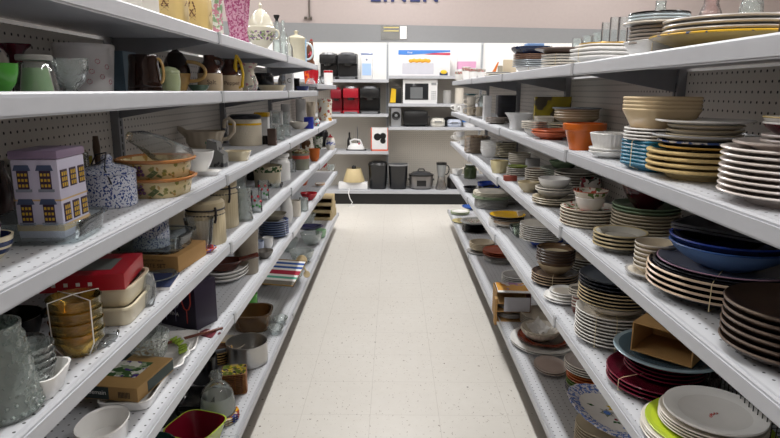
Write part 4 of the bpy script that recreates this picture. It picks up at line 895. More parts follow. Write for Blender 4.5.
t, Rr, H_ = V('candle_jar', 'green candle in a glass jar with grey lid', 'candle', 'L2', 38, 40, [(0, 0), (.93, 0), (1, .06), (.98, .16), (.78, .74), (.72, .80)], GL, .632, H=.066, shell=.0015)
part(t, 'wax', lambda bm: loft(bm, [(0, .003), (Rr * .88, .003), (Rr * .93, H_ * .08), (Rr * .91, H_ * .17), (Rr * .76, H_ * .66), (0, H_ * .66)], 40), mat('green_wax', '97c98a', .5), label='pale green wax')
part(t, 'lid', lambda bm: loft(bm, [(0, H_ * .86), (Rr * .80, H_ * .86), (Rr * .82, H_ * .88), (Rr * .82, H_ * .97), (Rr * .78, H_), (0, H_)], 40), mat('lid_grey', '9c9c98', .5), label='grey lid')
V('glass_bowl', 'clear glass footed bowl before the red printed tub', 'bowl', 'L2', 71, 38, [(0, 0), (.6, 0), (.55, .06), (.35, .12), (.75, .35), (.95, .7), (1, 1)], GLD, .634, H=.066, shell=.003)
t, Rr, H_ = V('popcorn_tub', 'large white tub printed with small red shapes', 'tub', 'L2', 88, 56, [(0, 0), (.83, 0), (.85, .02), (.985, .90), (1.0, .92), (1.0, .98), (.985, 1)], [cer('tub_white', 'd9d7d6', .35)], .78, H=.117, shell=.003)
def reds(bm):
    random.seed(5)
    for k in range(16):
        a = R(195 + k * 10.5 + random.uniform(-3, 3)); z = H_ * (.22 + .52 * ((k * 7) % 5) / 5); rr = Rr * (.86 + .13 * z / H_) + .0012; q = .006
        for j in range(7):
            b0 = j * .9; tube(bm, [(rr * math.cos(a + q * math.cos(b0) / rr), rr * math.sin(a + q * math.cos(b0) / rr), z + q * math.sin(b0)), (rr * math.cos(a + q * math.cos(b0 + .6) / rr), rr * math.sin(a + q * math.cos(b0 + .6) / rr), z + q * .8 * math.sin(b0 + .6))], .0007, 4)
part(t, 'red_print', reds, mat('red_ink', 'b8405a', .5))
t, w_ = B('storage_box', 'blue grey box between the tub and the brown crock', 'box', 'L2', 123, 20, .09, .115, mat('bluegrey_box', '5f7686', .5), .80)
t, Rr, H_ = V('crock', 'dark brown ribbed crock on the left second shelf', 'crock', 'L2', 146, 33, [(0, 0), (.92, 0), (1, .04), (1, .12), (.96, .14), (.98, .2), (.92, .5), (.84, .75), (.86, .93), (.8, 1)], [BROWN], .655, H=.096, shell=.005)
part(t, 'handle', lambda bm: handle(bm, Rr * .88, H_ * .25, Rr * .8, H_ * .9, .014, .004), [TAN], label='tan handle')
t, Rr, H_ = V('jar', 'pale green lidded jar between crock and teapot', 'jar', 'L2', 170, 22, [(0, 0), (.75, 0), (.9, .08), (1, .4), (.95, .72), (1, .75), (.95, .83), (.6, .95), (0, 1)], [cer('celadon', 'a9b58c')], .630, H=.071)
# brown and tan teapot
t, Rr, H_ = V('teapot', 'brown and tan lidded teapot with big loop handle', 'teapot', 'L2', 178, 28, [(0, 0), (.55, 0), (.6, .03), (.85, .18), (.95, .38), (.9, .5, 1), (.75, .66, 1), (.55, .76, 1), (.52, .79, 1), (.3, .83, 1), (.12, .88, 1), (.16, .94, 1), (0, 1, 1)], [TAN, BROWN], .76, H=.165)
part(t, 'handle', lambda bm: handle(bm, Rr * .9, H_ * .22, Rr * .78, H_ * .62, .06, .006), [TAN])
part(t, 'spout', lambda bm: tube(bm, [(-Rr * .8, 0, H_ * .3), (-Rr * 1.15, 0, H_ * .45), (-Rr * 1.3, 0, H_ * .62)], [.012, .009, .007], 12), [BROWN])
V('spoon_rest', 'green and black glazed spoon rest before the jugs', 'spoon rest', 'L2', 199, 22, [(0, .0), (.5, 0), (.8, .5), (1, 1)], [mat('green_black', '3a4f3c', .1, var=.6, vscale=40)], .60, H=.022, ry=.6, shell=.003)
for px, w_, s_, X_, lab in ((211, 24, 'Salt', .66, 'brown and cream stoneware jug lettered Salt'), (231, 23, 'Pepper', .665, 'brown and cream stoneware jug lettered Pepper')):
    t, Rr, H_ = V('stoneware_jug', lab, 'jug', 'L2', px, w_, JUG + [(.40, 1.0), (.3, .97), (0, .97)], [cer('jug_cream', 'c9b596'), cer('jug_brown', '3f2015', .12)], X_, H=.128)
    part(t, 'handle', lambda bm: handle(bm, Rr * .62, H_ * .70, Rr * .42, H_ * .92, .022, .006), [cer('jug_brown', '3f2015')])
    wrap_text(t, s_, .022, mat('brown_ink', '3a1d12', .5), Rr, H_ * .26, 292)
t = root('pitcher', P('L2', 239.5, 7, .625)[0], 0, 'slim yellow pointed pitcher handle piece beside the jugs', 'pitcher')
YG = cer('yellow_glaze', 'd9b32a')
part(t, 'body', lambda bm: tube(bm, [(-.016, 0, 0), (-.016, 0, .02), (-.012, 0, .10), (-.006, 0, .145)], [.013, .010, .008, .005], 10), YG)
part(t, 'handle', lambda bm: tube(bm, [(-.006, 0, .143), (.010, 0, .115), (.018, 0, .07), (.012, 0, .02), (-.014, 0, .012)], .006, 10), YG)
t, Rr, H_ = V('vase', 'cream waisted vase with pink flowers', 'vase', 'L2', 249, 19, [(0, 0), (.7, 0), (.9, .1), (1, .3), (.6, .68), (.62, .78), (1.0, .98), (.98, 1)], [floral('pink_cream', 'd6cdb9', ['c2808c'], 50, dens=.2)], .66, H=.125, shell=.004)
V('cooking_pot', 'black pot at the back beside the cream vase', 'pot', 'L2', 263, 22, [(0, 0), (.8, 0), (1, .2), (1, .85), (.85, .9), (.85, 1), (0, 1)], [BLACKC], .82, H=.11)
V('cream_dish', 'shallow cream oblong dish on the left second shelf', 'dish', 'L2', 272, 27, [(0, 0), (.75, 0), (1, .9), (1, 1)], [CREAM], .68, H=.034, shell=.004, n=3, ry=.6)
t = root('glass_bird', P('L2', 255.5, 10, .60)[0], 0, 'clear glass bird figure before the black pot', 'figurine')
part(t, 'body', lambda bm: tube(bm, [(-.03, 0, .012), (-.012, 0, .014), (.004, 0, .022), (.0, 0, .045), (-.006, 0, .062), (-.018, 0, .066)], [.010, .014, .010, .006, .008, .002], 12), GLD)
t, w_ = B('tea_tin', 'white square tin with black letter C', 'tin', 'L2', 290, 7.5, .04, .098, mat('tin_white', 'dfe0e2', .35), .60)
text('lettering', 'C', .035, BLACK, t, (0, -.0206, .06), (R(90), 0, 0))
B('black_canister', 'black square canister beside the white tin', 'canister', 'L2', 296, 8, .05, .085, BLACKC, .66)
V('kitchen_gadget', 'chrome and black gadget behind the cream dish', 'gadget', 'L2', 283, 10, VASE, [CHROME], .80, H=.12)
ST('L2', 303, 13, [L_('tray', 1, 1, [mat('blue_tray', '39406e', .25)], 'dark blue and clear tray near the second shelf end', 'tray', h=.03, n=4)], 0)
V('glass_jar', 'clear plastic wrapped bundle near the second shelf end', 'bundle', 'L2', 311, 10, VASE, PLW, .66, H=.10)
# ================================================================== left third shelf
t, Rr, H_ = V('bowl', 'cream bowl with navy stripes at the left frame edge', 'bowl', 'L3', -12, 50, [(0, 0), (.4, 0), (.5, .06), (.75, .3), (.82, .42, 1), (.86, .50, 1), (.90, .6), (.93, .72, 1), (.95, .8, 1), (1, 1)], [CREAM, NAVYC], None, py=260, H=.042, shell=.004)
t2 = root('knit_bundle', (t.location.x, t.location.y, t.location.z + .03), 0, 'white and purple patterned cloth in the navy striped bowl', 'cloth')
part(t2, 'body', lambda bm: loft(bm, [(0, .002), (.020, .0), (.026, .03), (.018, .07), (.006, .10), (0, .10)], 20, wave=.15, waves=5), floral('purple_cloth', 'd8d2da', ['3a2238'], 90, dens=.5))
dp = at(50, 236, ZL['L3'])
t = root('baking_dish', dp, R(4), 'clear glass oblong baking dish holding the house tin', 'dish')
dw = 46 / scale_at(dp)
def glassdish(bm, a, b_, h): loft(bm, [(0, 0), (.86, 0), (.90, .06 * h), (.97, h * .9), (1.06, h * .93), (1.06, h), (.96, h), (.88, .006), (0, .006)], 72, a, b_, 5)
def gdish(name_t, a, b_, h):
    def f(bm):
        pr = [(0, 0), (.86, 0), (.90, .004), (.97, h * .9), (1.05, h * .93), (1.05, h), (.95, h), (.87, .008), (0, .006)]
        loft(bm, pr, 72, a, b_, 5)
    return f
part(t, 'body', gdish(t, dw, dw * .95, .042), glass('pyrex', 'eef4f5', .08))
hp_ = at(49, 225, ZL['L3'] + .012); hp_ = Vector((dp.x + .012, dp.y + .004, ZL['L3'] + .0075))
hs = scale_at(hp_); tw = 43 / hs; td = .105; th = .146
t = root('house_tin', hp_, R(3), 'lavender tin shaped and printed like a row house', 'tin')
TINW = mat('tin_lavender', 'd3cfe4', .35); TINR = mat('tin_roof', '8d7a94', .35); BT = mat('tin_band', 'd9b988', .5); WD = mat('window_dark', '3a2440', .5); WY = mat('window_yellow', 'd9b13a', .5); AW = mat('awning_blue', '4b5878', .5)
part(t, 'body', lambda bm: bx(bm, -tw / 2, tw / 2, -td / 2, td / 2, 0, th, 0, .004), TINW)
part(t, 'lid', lambda bm: bx(bm, -tw / 2 - .002, tw / 2 + .002, -td / 2 - .002, td / 2 + .002, th, th + .016, 0, .004), TINR, label='mauve lid')
part(t, 'belt_course', lambda bm: [bx(bm, -tw / 2 - .0006, tw / 2 + .0006, -td / 2 - .0006, td / 2 + .0006, z, z + .003) for z in (.070,)] + [bx(bm, -tw / 2 - .0006, tw / 2 + .0006, -td / 2 - .0006, td / 2 + .0006, .014, .026)], BT, smooth=False, label='tan painted bands')
def win(bm, x, z, s=.010):
    q = -td / 2
    bx(bm, x - s, x + s, q - .0012, q, z, z + .034, 0)
    for i in (-1, 0, 1):
        for j in range(3): bx(bm, x + i * s * .62 - s * .19, x + i * s * .62 + s * .19, q - .0018, q - .0012, z + .004 + j * .010, z + .009 + j * .010, 1)
    prism(bm, [(x - s * 1.5, z + .034), (x + s * 1.5, z + .034), (x + s * 1.15, z + .044), (x - s * 1.15, z + .044)], q - .003, q, 2)
    bx(bm, x - s * 1.4, x + s * 1.4, q - .0025, q, z - .005, z, 3)
for zz in (.092, .030):
    for xx in (-tw * .26, tw * .22):
        part(t, 'window', lambda bm: win(bm, xx, zz), [WD, WY, AW, mat('sill_grey', '8d93a3', .5)], smooth=False)
def winside(bm, y, z):
    q = tw / 2
    bx(bm, q, q + .0012, y - .012, y + .012, z, z + .034, 0)
    for i in (-1, 0, 1):
        for j in range(3): bx(bm, q + .0012, q + .0018, y + i * .007 - .002, y + i * .007 + .002, z + .003 + j * .010, z + .010 + j * .010, 1)
for zz in (.092, .030):
    for yy in (-.034, 0, .034): part(t, 'window', lambda bm: winside(bm, yy, zz), [WD, WY], smooth=False)
# blue speckled crocks
def crock(lv, px, w_, py, H, label, z=0, loc=None, bail=(-.2, .5)):
    t, Rr, H_ = V('speckled_crock', label, 'crock', lv, px, w_, [(0, 0), (.94, 0), (1, .03), (1, .62), (.98, .64)], [BLUESP], None, py=py, H=H, z=z, loc=loc)
    part(t, 'lid', lambda bm: loft(bm, [(Rr * .9, H_ * .63), (Rr * 1.03, H_ * .64), (Rr * 1.04, H_ * .68), (Rr * .7, H_ * .76), (Rr * .3, H_ * .80), (Rr * .18, H_ * .84), (Rr * .22, H_ * .93), (Rr * .12, H_ * .99), (0, H_)], 40), [BLUESP])
    part(t, 'wire_bail', lambda bm: [tube(bm, [(Rr * -.45, -Rr * .35, H_ * .80), (Rr * -.1, -Rr * .75, H_ * .84), (Rr * .25, -Rr * .6, H_ * .95), (Rr * .3, -Rr * .85, H_ * .76), (Rr * .55, -Rr * .92, H_ * .48)], .0018, 6),
        tube(bm, [(Rr * -.45, -Rr * .35, H_ * .80), (Rr * -.3, -Rr * .2, H_ * 1.0), (Rr * .1, -Rr * .2, H_ * 1.04), (Rr * .25, -Rr * .6, H_ * .95)], .0018, 6)], mat('bail_wire', '33343a', .35, .8))
    return t, Rr, H_
crock('L3', 111, 51, 205, .125, 'blue speckled white crock with wire bail beside the house tin')
V('yellow_canister', 'yellow canister half hidden behind the speckled crock', 'canister', 'L3', 87, 16, CYL, [OLIVE], .845, H=.10)
V('glass_jar', 'clear glass jar at the back behind the house tin', 'jar', 'L3', 76, 30, CYL, GLD, .84, H=.115, shell=.003)
V('wooden_pestle', 'brown wooden knob tool behind the speckled crock', 'tool', 'L3', 101, 7, [(0, 0), (1, 0), (.6, .4), (1, .8), (.7, 1), (0, 1)], [mat('brown_stick', '5c4a3a', .6)], .80, H=.155)
V('dark_vase', 'dark brown vase in the shadow at the left edge', 'vase', 'L3', 4, 24, VASE, [cer('espresso', '2c1d1a')], .83, H=.13)
cp = at(156, 195, ZL['L3']) + Vector((0, .02, 0)); cr = 35 / scale_at(cp)
def cass(z, label, k):
    t = root('casserole_dish', (cp.x, cp.y, cp.z + z), 0, label, 'dish', None)
    bm = bmesh.new(); loft(bm, [(0, 0), (.80, 0), (.84, .004), (.93, .042), (1.05, .046, 1), (1.06, .051, 1), (1.0, .053, 1), (.90, .048, 1), (.80, .010), (0, .008)], 72, cr, cr * 1.02, 2.3)
    link('body', bm, [FLC, mat('rust_rim_glaze', 'a9713f', .25)], t)
    def grapes(bm):
        for j in range(9):
            a = R(250 + 7 * (j % 3) + 2.5 * (j // 3)); z = .034 - (j // 3) * .009; rr = .915
            bmesh.ops.create_uvsphere(bm, u_segments=8, v_segments=6, radius=.0045, matrix=Matrix.Translation((cr * rr * math.cos(a), cr * 1.02 * rr * math.sin(a), z)))
    part(t, 'grape_relief', grapes, mat('grape_purple', '5f3b63', .4))
    def leaves(bm):
        for j, (a, z) in enumerate(((282, .012), (290, .022), (298, .012), (310, .024), (318, .014))):
            a = R(a); rr = cr * (.84 + .09 * z / .042) + .002; c = Vector((rr * math.cos(a), rr * 1.02 * math.sin(a), z)); u = Vector((-math.sin(a), math.cos(a) * 1.25, 0)).normalized()
            bm.faces.new([bm.verts.new(c - u * .013), bm.verts.new(c + Vector((0, 0, .009))), bm.verts.new(c + u * .013 + Vector((0, 0, .005))), bm.verts.new(c - Vector((0, 0, .006)))])
    part(t, 'leaf_relief', leaves, mat('leaf_olive', '4c5a26', .4))
cass(0, 'floral casserole dish with rust rim, lower of the pair', 0); cass(.048, 'floral casserole dish with rust rim, upper, holding wrapped glassware', 1)
t = root('wrapped_glassware', (cp.x, cp.y + .02, cp.z + .110), 0, 'clear plastic wrapped glass vase lying in the upper casserole dish', 'glassware')
part(t, 'body', lambda bm: tube(bm, [(-.085, .02, .042), (-.05, .01, .036), (-.0, 0, .012), (.05, -.01, -.006), (.085, -.02, -.012)], [.014, .024, .036, .034, .028], 22), PLW)
t = root('gravy_boat', P('L3', 205, 46, .80, z=.04)[0], 0, 'cream scalloped gravy pitcher with tall curled handle', 'pitcher')
q = 21 / scale_at(t.location); IV = cer('ironstone', 'b9ad9a')
part(t, 'body', lambda bm: loft(bm, [(0, 0), (.72, 0), (.74, .004), (.86, .02), (.90, .05), (1.0, .066), (.97, .069), (.86, .05), (.80, .02), (0, .008)], 80, q, q * .6, 2, .02, 16), IV)
part(t, 'spout', lambda bm: tube(bm, [(-q * .8, 0, .05), (-q * 1.1, 0, .073), (-q * 1.35, 0, .085)], [.016, .012, .006], 12), IV)
part(t, 'handle', lambda bm: tube(bm, [(q * .75, 0, .03), (q * 1.1, 0, .035), (q * 1.42, 0, .065), (q * 1.45, 0, .10), (q * 1.2, 0, .122), (q * 1.0, 0, .11), (q * .95, 0, .08)], .008, 12), IV)
part(t, 'green_label', lambda bm: [bx(bm, q * .2 + k * .006, q * .2 + .004 + k * .006, -q * .56, -q * .54, .016 + .004 * (k % 2), .026) for k in range(5)], mat('green_label', '3c7a62', .5))
ST('L3', 205, 40, [L_('tray', 1, 1.0, [WARM], 'cream baking dish under the gravy pitcher', 'dish', h=.032, n=5, rx=.9, ry=.6)], .80)
ST('L3', 197, 36, [L_('bowl', 1, 1.0, [WHITE], 'white flared bowl behind the upper casserole dish', 'bowl', h=.075)], None, py=174)
t = root('marble_bookend', P('L3', 216, 20, .655)[0], R(-14), 'grey marbled stone block with chipped corner', 'block')
part(t, 'body', lambda bm: prism(bm, [(-.045, 0), (.042, 0), (.042, .05), (.020, .062), (.018, .09), (-.02, .10), (-.028, .05)], -.018, .018), speckle('grey_marble', '8d8d8a', '3c3c40', 38, .60, .5, 4), smooth=False)
ST('L3', 238, 28, [L_('tray', 1, 1.0, [CREAM], 'shallow cream square dish before the yellow striped canister', 'dish', h=.036, n=5, rx=.92, ry=.7)], .0)
ST('L3', 207, 30, [L_('tray', 1, 1.0, [WHITE], 'flat white square dish at the third shelf front', 'dish', h=.014, n=6, rx=.9, ry=.6)], .0, py=None)
t, Rr, H_ = V('canister', 'cream textured canister with yellow stripe and dark lid', 'canister', 'L3', 246, 32, [(0, 0), (.96, 0), (1, .03), (1, .66), (1.01, .68, 1), (1.01, .73, 1), (1, .75), (.98, .86)], [mat('cream_textured', 'd3c9b4', .5, bump=.5, bscale=150), YELLOW], .76, H=.155)
part(t, 'lid', lambda bm: loft(bm, [(Rr * .9, H_ * .86), (Rr * 1.0, H_ * .86), (Rr * 1.0, H_ * .95), (Rr * .8, H_), (0, H_ * 1.02)], 40), mat('lid_navy', '20242e', .3), label='dark lid')
t, w_ = B('yellow_black_box', 'yellow and black lidded box behind the striped canister', 'box', 'L3', 263, 13, .06, .13, mat('box_white2', 'd2d2d0', .4), .74)
part(t, 'lid', lambda bm: bx(bm, -w_ / 2 - .002, w_ / 2 + .002, -.032, .032, .13, .155, 0, .004), YELLOW, label='yellow lid')
t, w_ = B('wooden_box', 'small dark brown wooden block on the third shelf', 'block', 'L3', 272.5, 8.5, .035, .085, mat('dark_wood', '4d3c33', .5, var=.3), .62)
V('round_stopper', 'round black stopper lying beside the wooden block', 'stopper', 'L3', 266, 7, [(0, 0), (1, 0), (1, .8), (.8, 1), (0, 1)], [BLACKC], .665, H=.045)
t = root('photo_holder', P('L3', 277, 10, .74)[0], R(-10), 'small white empty picture frame on a stand', 'picture frame')
part(t, 'frame', lambda bm: [bx(bm, a, b_, -.005, .005, c, d) for a, b_, c, d in ((-.04, -.03, .06, .15), (.03, .04, .06, .15), (-.03, .03, .14, .15), (-.03, .03, .06, .07))], WHITE, smooth=False)
part(t, 'stand', lambda bm: bx(bm, -.012, .012, .0, .006, 0, .06), WHITE, smooth=False)
for i, (px, X_, z_, lab) in enumerate(((268, .80, 0, 'clear cut glass tumbler behind the white picture frame'), (276, .82, 0, 'clear cut glass tumbler, middle of the third shelf row'), (284, .80, 0, 'clear cut glass tumbler, farthest of the third shelf row'), (286, .66, 0, 'clear glass mug before the cut glass tumblers'), (280, .645, 0, 'clear glass mug beside the wooden block'))):
    V('drinking_glass', lab, 'glass', 'L3', px, 10, CYL, GLD, X_, H=.12 if X_ > .7 else .07, shell=.003)
ST('L3', 299, 19, [L_('bowl', 2, 1.0, [WARM], 'white oval dish before the blue carton', 'dish', h=.04)], .05)
t, w_ = B('blue_carton', 'bright blue and white small carton', 'carton', 'L3', 309, 9, .04, .085, mat('blue_carton', '1f2f9c', .4), .62)
for px, w_, H, X_, m_, lab in ((286, 9, .17, .84, GREYC, 'grey tall canister at the back of the third shelf'), (301, 10, .20, .84, GREYC, 'pale grey tall canister, second at the back'), (311, 9, .17, .80, STONE, 'stoneware canister at the far third shelf')):
    V('canister', lab, 'canister', 'L3', px, w_, CYL, [m_], X_, H=H)
t, Rr, H_ = V('canister', 'white lidded canister with flower picture at the far third shelf', 'canister', 'L3', 325, 14, [(0, 0), (1, 0), (1, .78), (1.06, .8), (1.06, .95), (.9, 1), (0, 1)], [floral('flower_can', 'd8d4c6', ['c98f3c', '9c4a4a'], 25, dens=.3)], .635, H=.20)
V('teal_figure', 'small white teal and red ornament before the flower canister', 'ornament', 'L3', 317, 7, VASE, [floral('orn', 'd5d8da', ['3c9c9c', 'a83a3a'], 60, dens=.4)], .60, H=.06)
# ================================================================== left fourth shelf
t, Rr, H_ = V('glass_vase', 'green tinted hobnail glass vase at the lower left frame edge', 'vase', 'L4', 3, 72, [(0, 0), (.90, 0), (1, .04), (.97, .3), (.80, .75), (.70, .93), (.72, 1)], HOB, .625, H=.150, shell=.004, seg=60)
def hob(bm):
    for j in range(8):
        z = H_ * (.08 + .11 * j); rr = Rr * (1.0 - .04 * j)
        for k in range(26):
            a = 2 * PI * (k + .5 * (j % 2)) / 26
            bmesh.ops.create_icosphere(bm, subdivisions=1, radius=.0042, matrix=Matrix.Translation((rr * math.cos(a), rr * math.sin(a), z)))
part(t, 'hobnails', hob, HOB)
sq = at(50, 392, ZL['L4']); sr = 29 / scale_at(sq)
sq.x = -.560 - sr * 1.0
t = root('square_dish', sq, R(8), 'white deep square dish holding clear glass bowls', 'dish')
part(t, 'body', lambda bm: loft(bm, [(0, 0), (.72, 0), (.76, .003), (.98, .038), (1.0, .041), (.93, .041), (.72, .008), (0, .007)], 64, sr, sr, 4.5), [WHITE])
for k in range(4):
    t = root('glass_bowl', (sq.x - .004, sq.y + .004, sq.z + .009 + k * .012), 0, ordl('clear glass bowl nested in the white square dish', 3 - k, 4), 'bowl', 'clear bowls nested in the square dish')
    part(t, 'body', lambda bm: loft(bm, [(0, 0), (.5, 0), (.55, .002), (.8, .018), (.97, .040), (.94, .041), (.76, .020), (.5, .004), (0, .003)], 40, sr * .78, sr * .78), GLD)
ag = at(80, 352, ZL['L4']); ar = 24 / scale_at(ag)
for k in range(4):
    t = root('amber_bowl', (ag.x, ag.y, ag.z + .001 + k * .0225), 0, ordl('amber glass bowl tied with white string', 3 - k, 4), 'bowl', 'amber glass bowls tied in one stack')
    part(t, 'body', lambda bm: loft(bm, [(0, 0), (.62, 0), (.70, .004), (.92, .024), (1.0, .030), (.97, .034), (1.02, .046), (1.04, .048), (.99, .048), (.94, .034), (.90, .028), (.64, .006), (0, .005)], 48, ar, ar), AMB)
t = root('string', ag, R(-30), 'white string tied round the amber bowls', 'string')
part(t, 'loop', lambda bm: tube(bm, [(-ar * .65, 0, .0012), (ar * .65, 0, .0012), (ar * 1.06, 0, .03), (ar * 1.09, 0, .117), (0, 0, .119), (-ar * 1.09, 0, .117), (-ar * 1.06, 0, .03)], .0012, 6, closed=True), PAPER)
part(t, 'cross_loop', lambda bm: tube(bm, [(0, -ar * .65, .0012), (0, ar * .65, .0012), (0, ar * 1.06, .03), (0, ar * 1.09, .117), (0, 0, .120), (0, -ar * 1.09, .117), (0, -ar * 1.06, .03)], .0012, 6, closed=True), PAPER)
# loaf pans and red box
lp = at(125, 323, ZL['L4']); LPM = cer('ivory_plastic', 'd9cfb4', .4)
lx, ly = .115, .17
lc = Vector((-.575 - lx / 2, lp.y + .05, lp.z))
for k in range(2):
    t = root('loaf_pan', (lc.x, lc.y, lc.z + k * .044), R(6), 'cream rectangular loaf pan under the red box, %s of two' % ('lower', 'upper')[k], 'pan', 'cream loaf pans under the red box')
    part(t, 'body', lambda bm: loft(bm, [(0, 0), (.82, 0), (.85, .003), (.94, .038), (1.0, .039), (1.0, .044), (.90, .044), (.80, .007), (0, .006)], 72, lx / 2, ly / 2, 7), LPM)
t = root('red_box', (lc.x - .038, lc.y - .012, lc.z + .0885), R(10), 'glossy red product box with picture window on the loaf pans', 'box')
part(t, 'carton', lambda bm: bx(bm, -.085, .085, -.085, .085, 0, .036, 0, .0015), mat('red_card', 'b01226', .35))
part(t, 'top_print', lambda bm: bx(bm, -.03, .05, -.05, .04, .036, .0366), mat('top_print_grey', '6d7370', .4), smooth=False)
part(t, 'white_print', lambda bm: [bx(bm, -.075, -.062, -.06 + k * .018, -.05 + k * .018, .036, .0367) for k in range(7)] + [bx(bm, -.06 + k * .024, -.052 + k * .024, -.0857, -.085, .012, .020) for k in range(4)], PAPER, smooth=False)
part(t, 'dark_print', lambda bm: [bx(bm, -.045, -.033, -.06 + k * .02, -.048 + k * .02, .036, .0367) for k in range(5)], mat('print_dark', '3a0a12', .4), smooth=False)
V('patterned_bowl', 'white bowl with painted flowers behind the red box', 'bowl', 'L4', 92, 44, CUP, [FLR], .84, H=.14, shell=.004)
t, Rr, H_ = V('frying_pan', 'black frying pan in the shadow behind the amber bowls', 'pan', 'L4', 12, 60, [(0, 0), (.8, 0), (1, .9), (1, 1)], [BLACKC], .80, H=.045, shell=.003)
part(t, 'handle', lambda bm: tube(bm, [(Rr * .9, .02, H_ * .9), (Rr * 1.5, .06, H_ * 1.2), (Rr * 2.2, .10, H_ * 1.3)], [.010, .012, .013], 10), BLACKC)
V('glass_casserole', 'clear oval glass casserole in front of the black pan', 'dish', 'L4', 22, 44, [(0, 0), (.85, 0), (.95, .9), (1.05, .95), (1.05, 1)], glass('pyrex', 'eef4f5', .08), .70, H=.045, shell=.004)
op = at(137, 336, ZL['L4'])
t = root('glass_dish', (-.60, op.y - .03, op.z), R(0), 'small shallow clear glass dish at the shelf edge below the loaf pans', 'dish')
part(t, 'body', lambda bm: loft(bm, [(0, 0), (.9, 0), (1, .010), (.95, .011), (.86, .003), (0, .002)], 40, .030, .045, 3), GL)
t, Rr, H_ = V('wrapped_bowl', 'plastic wrapped glass bowl right of the red box', 'bowl', 'L4', 146, 22, [(0, 0), (.7, 0), (.95, .3), (1, .6), (.8, .9), (.4, 1.0)], PLW, None, py=305, H=.085, shell=.003)
bp = at(168, 287, ZL['L4'])
t = root('booklet', (-.63, bp.y + .03, ZL['L4'] + .0), R(8), 'navy blue booklet lying flat beside the wrapped bowl', 'booklet')
part(t, 'pages', lambda bm: bx(bm, -.045, .045, -.06, .06, 0, .008), PAPER, smooth=False); part(t, 'cover', lambda bm: bx(bm, -.046, .046, -.061, .061, .008, .0095), mat('navy_card', '1d2a4e', .5), smooth=False, label='navy cover')
t = root('oval_platter', (-.72, at(172, 277, ZL['L4']).y - .02, ZL['L4']), 0, 'clear oval glass platter before the brown box', 'platter')
part(t, 'body', lambda bm: loft(bm, [(0, 0), (.8, 0), (1, .012), (.97, .014), (.78, .004), (0, .003)], 48, .13, .09), glass('pyrex2', 'e6eeec', .2))
# brown box carrying a glass dish and the second crock
bb = P('L4', 188, 48, None, py=270)[0]; bw_ = .165; bd_ = .19; bh_ = .048
bc = Vector((-.575 - bw_ / 2 - .02, bb.y + bd_ / 2 - .02, ZL['L4']))
bc.z = zat('L4', bc.y)
t = root('cardboard_box', bc, R(-6), 'brown cardboard box lettered 2 NOTE SET under the glass dish', 'box')
part(t, 'carton', lambda bm: bx(bm, -bw_ / 2, bw_ / 2, -bd_ / 2, bd_ / 2, 0, bh_, 0, .0015), CARD)
text('lettering', '2 NOTE SET', .017, mat('box_ink', '4a3a26', .7), t, (0, -bd_ / 2 - .0004, .018), (R(90), 0, 0), .0003)
text('lettering', 'PRODUCT OF CHINA', .008, mat('box_ink', '4a3a26', .7), t, (0, -bd_ / 2 - .0004, .034), (R(90), 0, 0), .0003)
gz = bc.z + bh_ + .0005
t = root('baking_dish', (bc.x - .03, bc.y - .01, gz), R(-4), 'clear glass baking dish on the brown box under the crock', 'dish')
part(t, 'body', gdish(t, .105, .085, .05), glass('pyrex', 'eef4f5', .08))
crock(None, 0, .052, None, .125, 'blue speckled white crock standing in the glass dish on the brown box', loc=(bc.x - .035, bc.y - .015, gz + .0065))
t = root('glass_bowl', (bc.x + .055, bc.y + .145, ZL['L4']), 0, 'clear round glass bowl right of the brown box', 'bowl'); t.location.z = zat('L4', t.location.y)
part(t, 'body', lambda bm: loft(bm, [(0, 0), (.6, 0), (.8, .03), (.98, .10), (1, .105), (.96, .105), (.77, .032), (.58, .004), (0, .003)], 48, .048, .048), GL)
t = root('flower_plate', P('L4', 222, 18, None, py=252)[0], 0, 'small plate with bright orange and blue flowers', 'plate')
t.location.x = min(t.location.x, -.60)
part(t, 'body', lambda bm: loft(bm, [(0, .002), (.5, 0), (.7, .004), (1, .014), (.97, .016), (.68, .007), (0, .005)], 40, .036, .036), [floral('bright_fl', 'd8d2d0', ['d9791e', '3a4fa8', 'b0303c'], 60, dens=.5)])
def clampjar(px, w_, H, X_, label):
    CR_ = cer('jar_cream', 'c2b494', .3)
    t, Rr, H_ = V('storage_jar', label, 'jar', 'L4', px, w_, [(0, 0), (.95, 0), (1, .03), (1, .70), (.92, .75), (.92, .78)], [CR_], X_, H=H, wave=.012, waves=36, seg=108)
    part(t, 'lid', lambda bm: loft(bm, [(Rr * .85, H_ * .80), (Rr * .98, H_ * .80), (Rr * 1.0, H_ * .84), (Rr * 1.0, H_ * .94), (Rr * .85, H_), (0, H_)], 40), [CR_])
    part(t, 'clamp_ring', lambda bm: [tube(bm, [(Rr * .97 * math.cos(2 * PI * k / 40), Rr * .97 * math.sin(2 * PI * k / 40), z) for k in range(40)], .003, 6, closed=True) for z in (H_ * .79, H_ * .68)], mat('dark_wire', '35353a', .4, .6))
    part(t, 'latch', lambda bm: tube(bm, [(Rr * .75, -Rr * .70, H_ * .86), (Rr * .80, -Rr * .78, H_ * .78), (Rr * .77, -Rr * .76, H_ * .60), (Rr * .72, -Rr * .80, H_ * .52)], .004, 8), mat('dark_wire', '35353a', .4, .6))
clampjar(207, 38, .150, .0, 'cream ribbed storage jar with wire clamp lid, the shorter one')
clampjar(222, 33, .195, .035, 'cream ribbed storage jar with wire clamp lid, the taller one behind')
t, Rr, H_ = V('glass_pitcher', 'clear ribbed glass pitcher right of the cream jars', 'pitcher', 'L4', 245, 17, [(0, 0), (.9, 0), (1, .05), (.8, .5), (.75, .8), (.95, 1)], GLD, .0, H=.135, shell=.003)
V('glass_pitcher', 'clear tall glass carafe behind the ribbed pitcher', 'pitcher', 'L4', 240, 14, VASE, GLD, .74, H=.20, shell=.003)
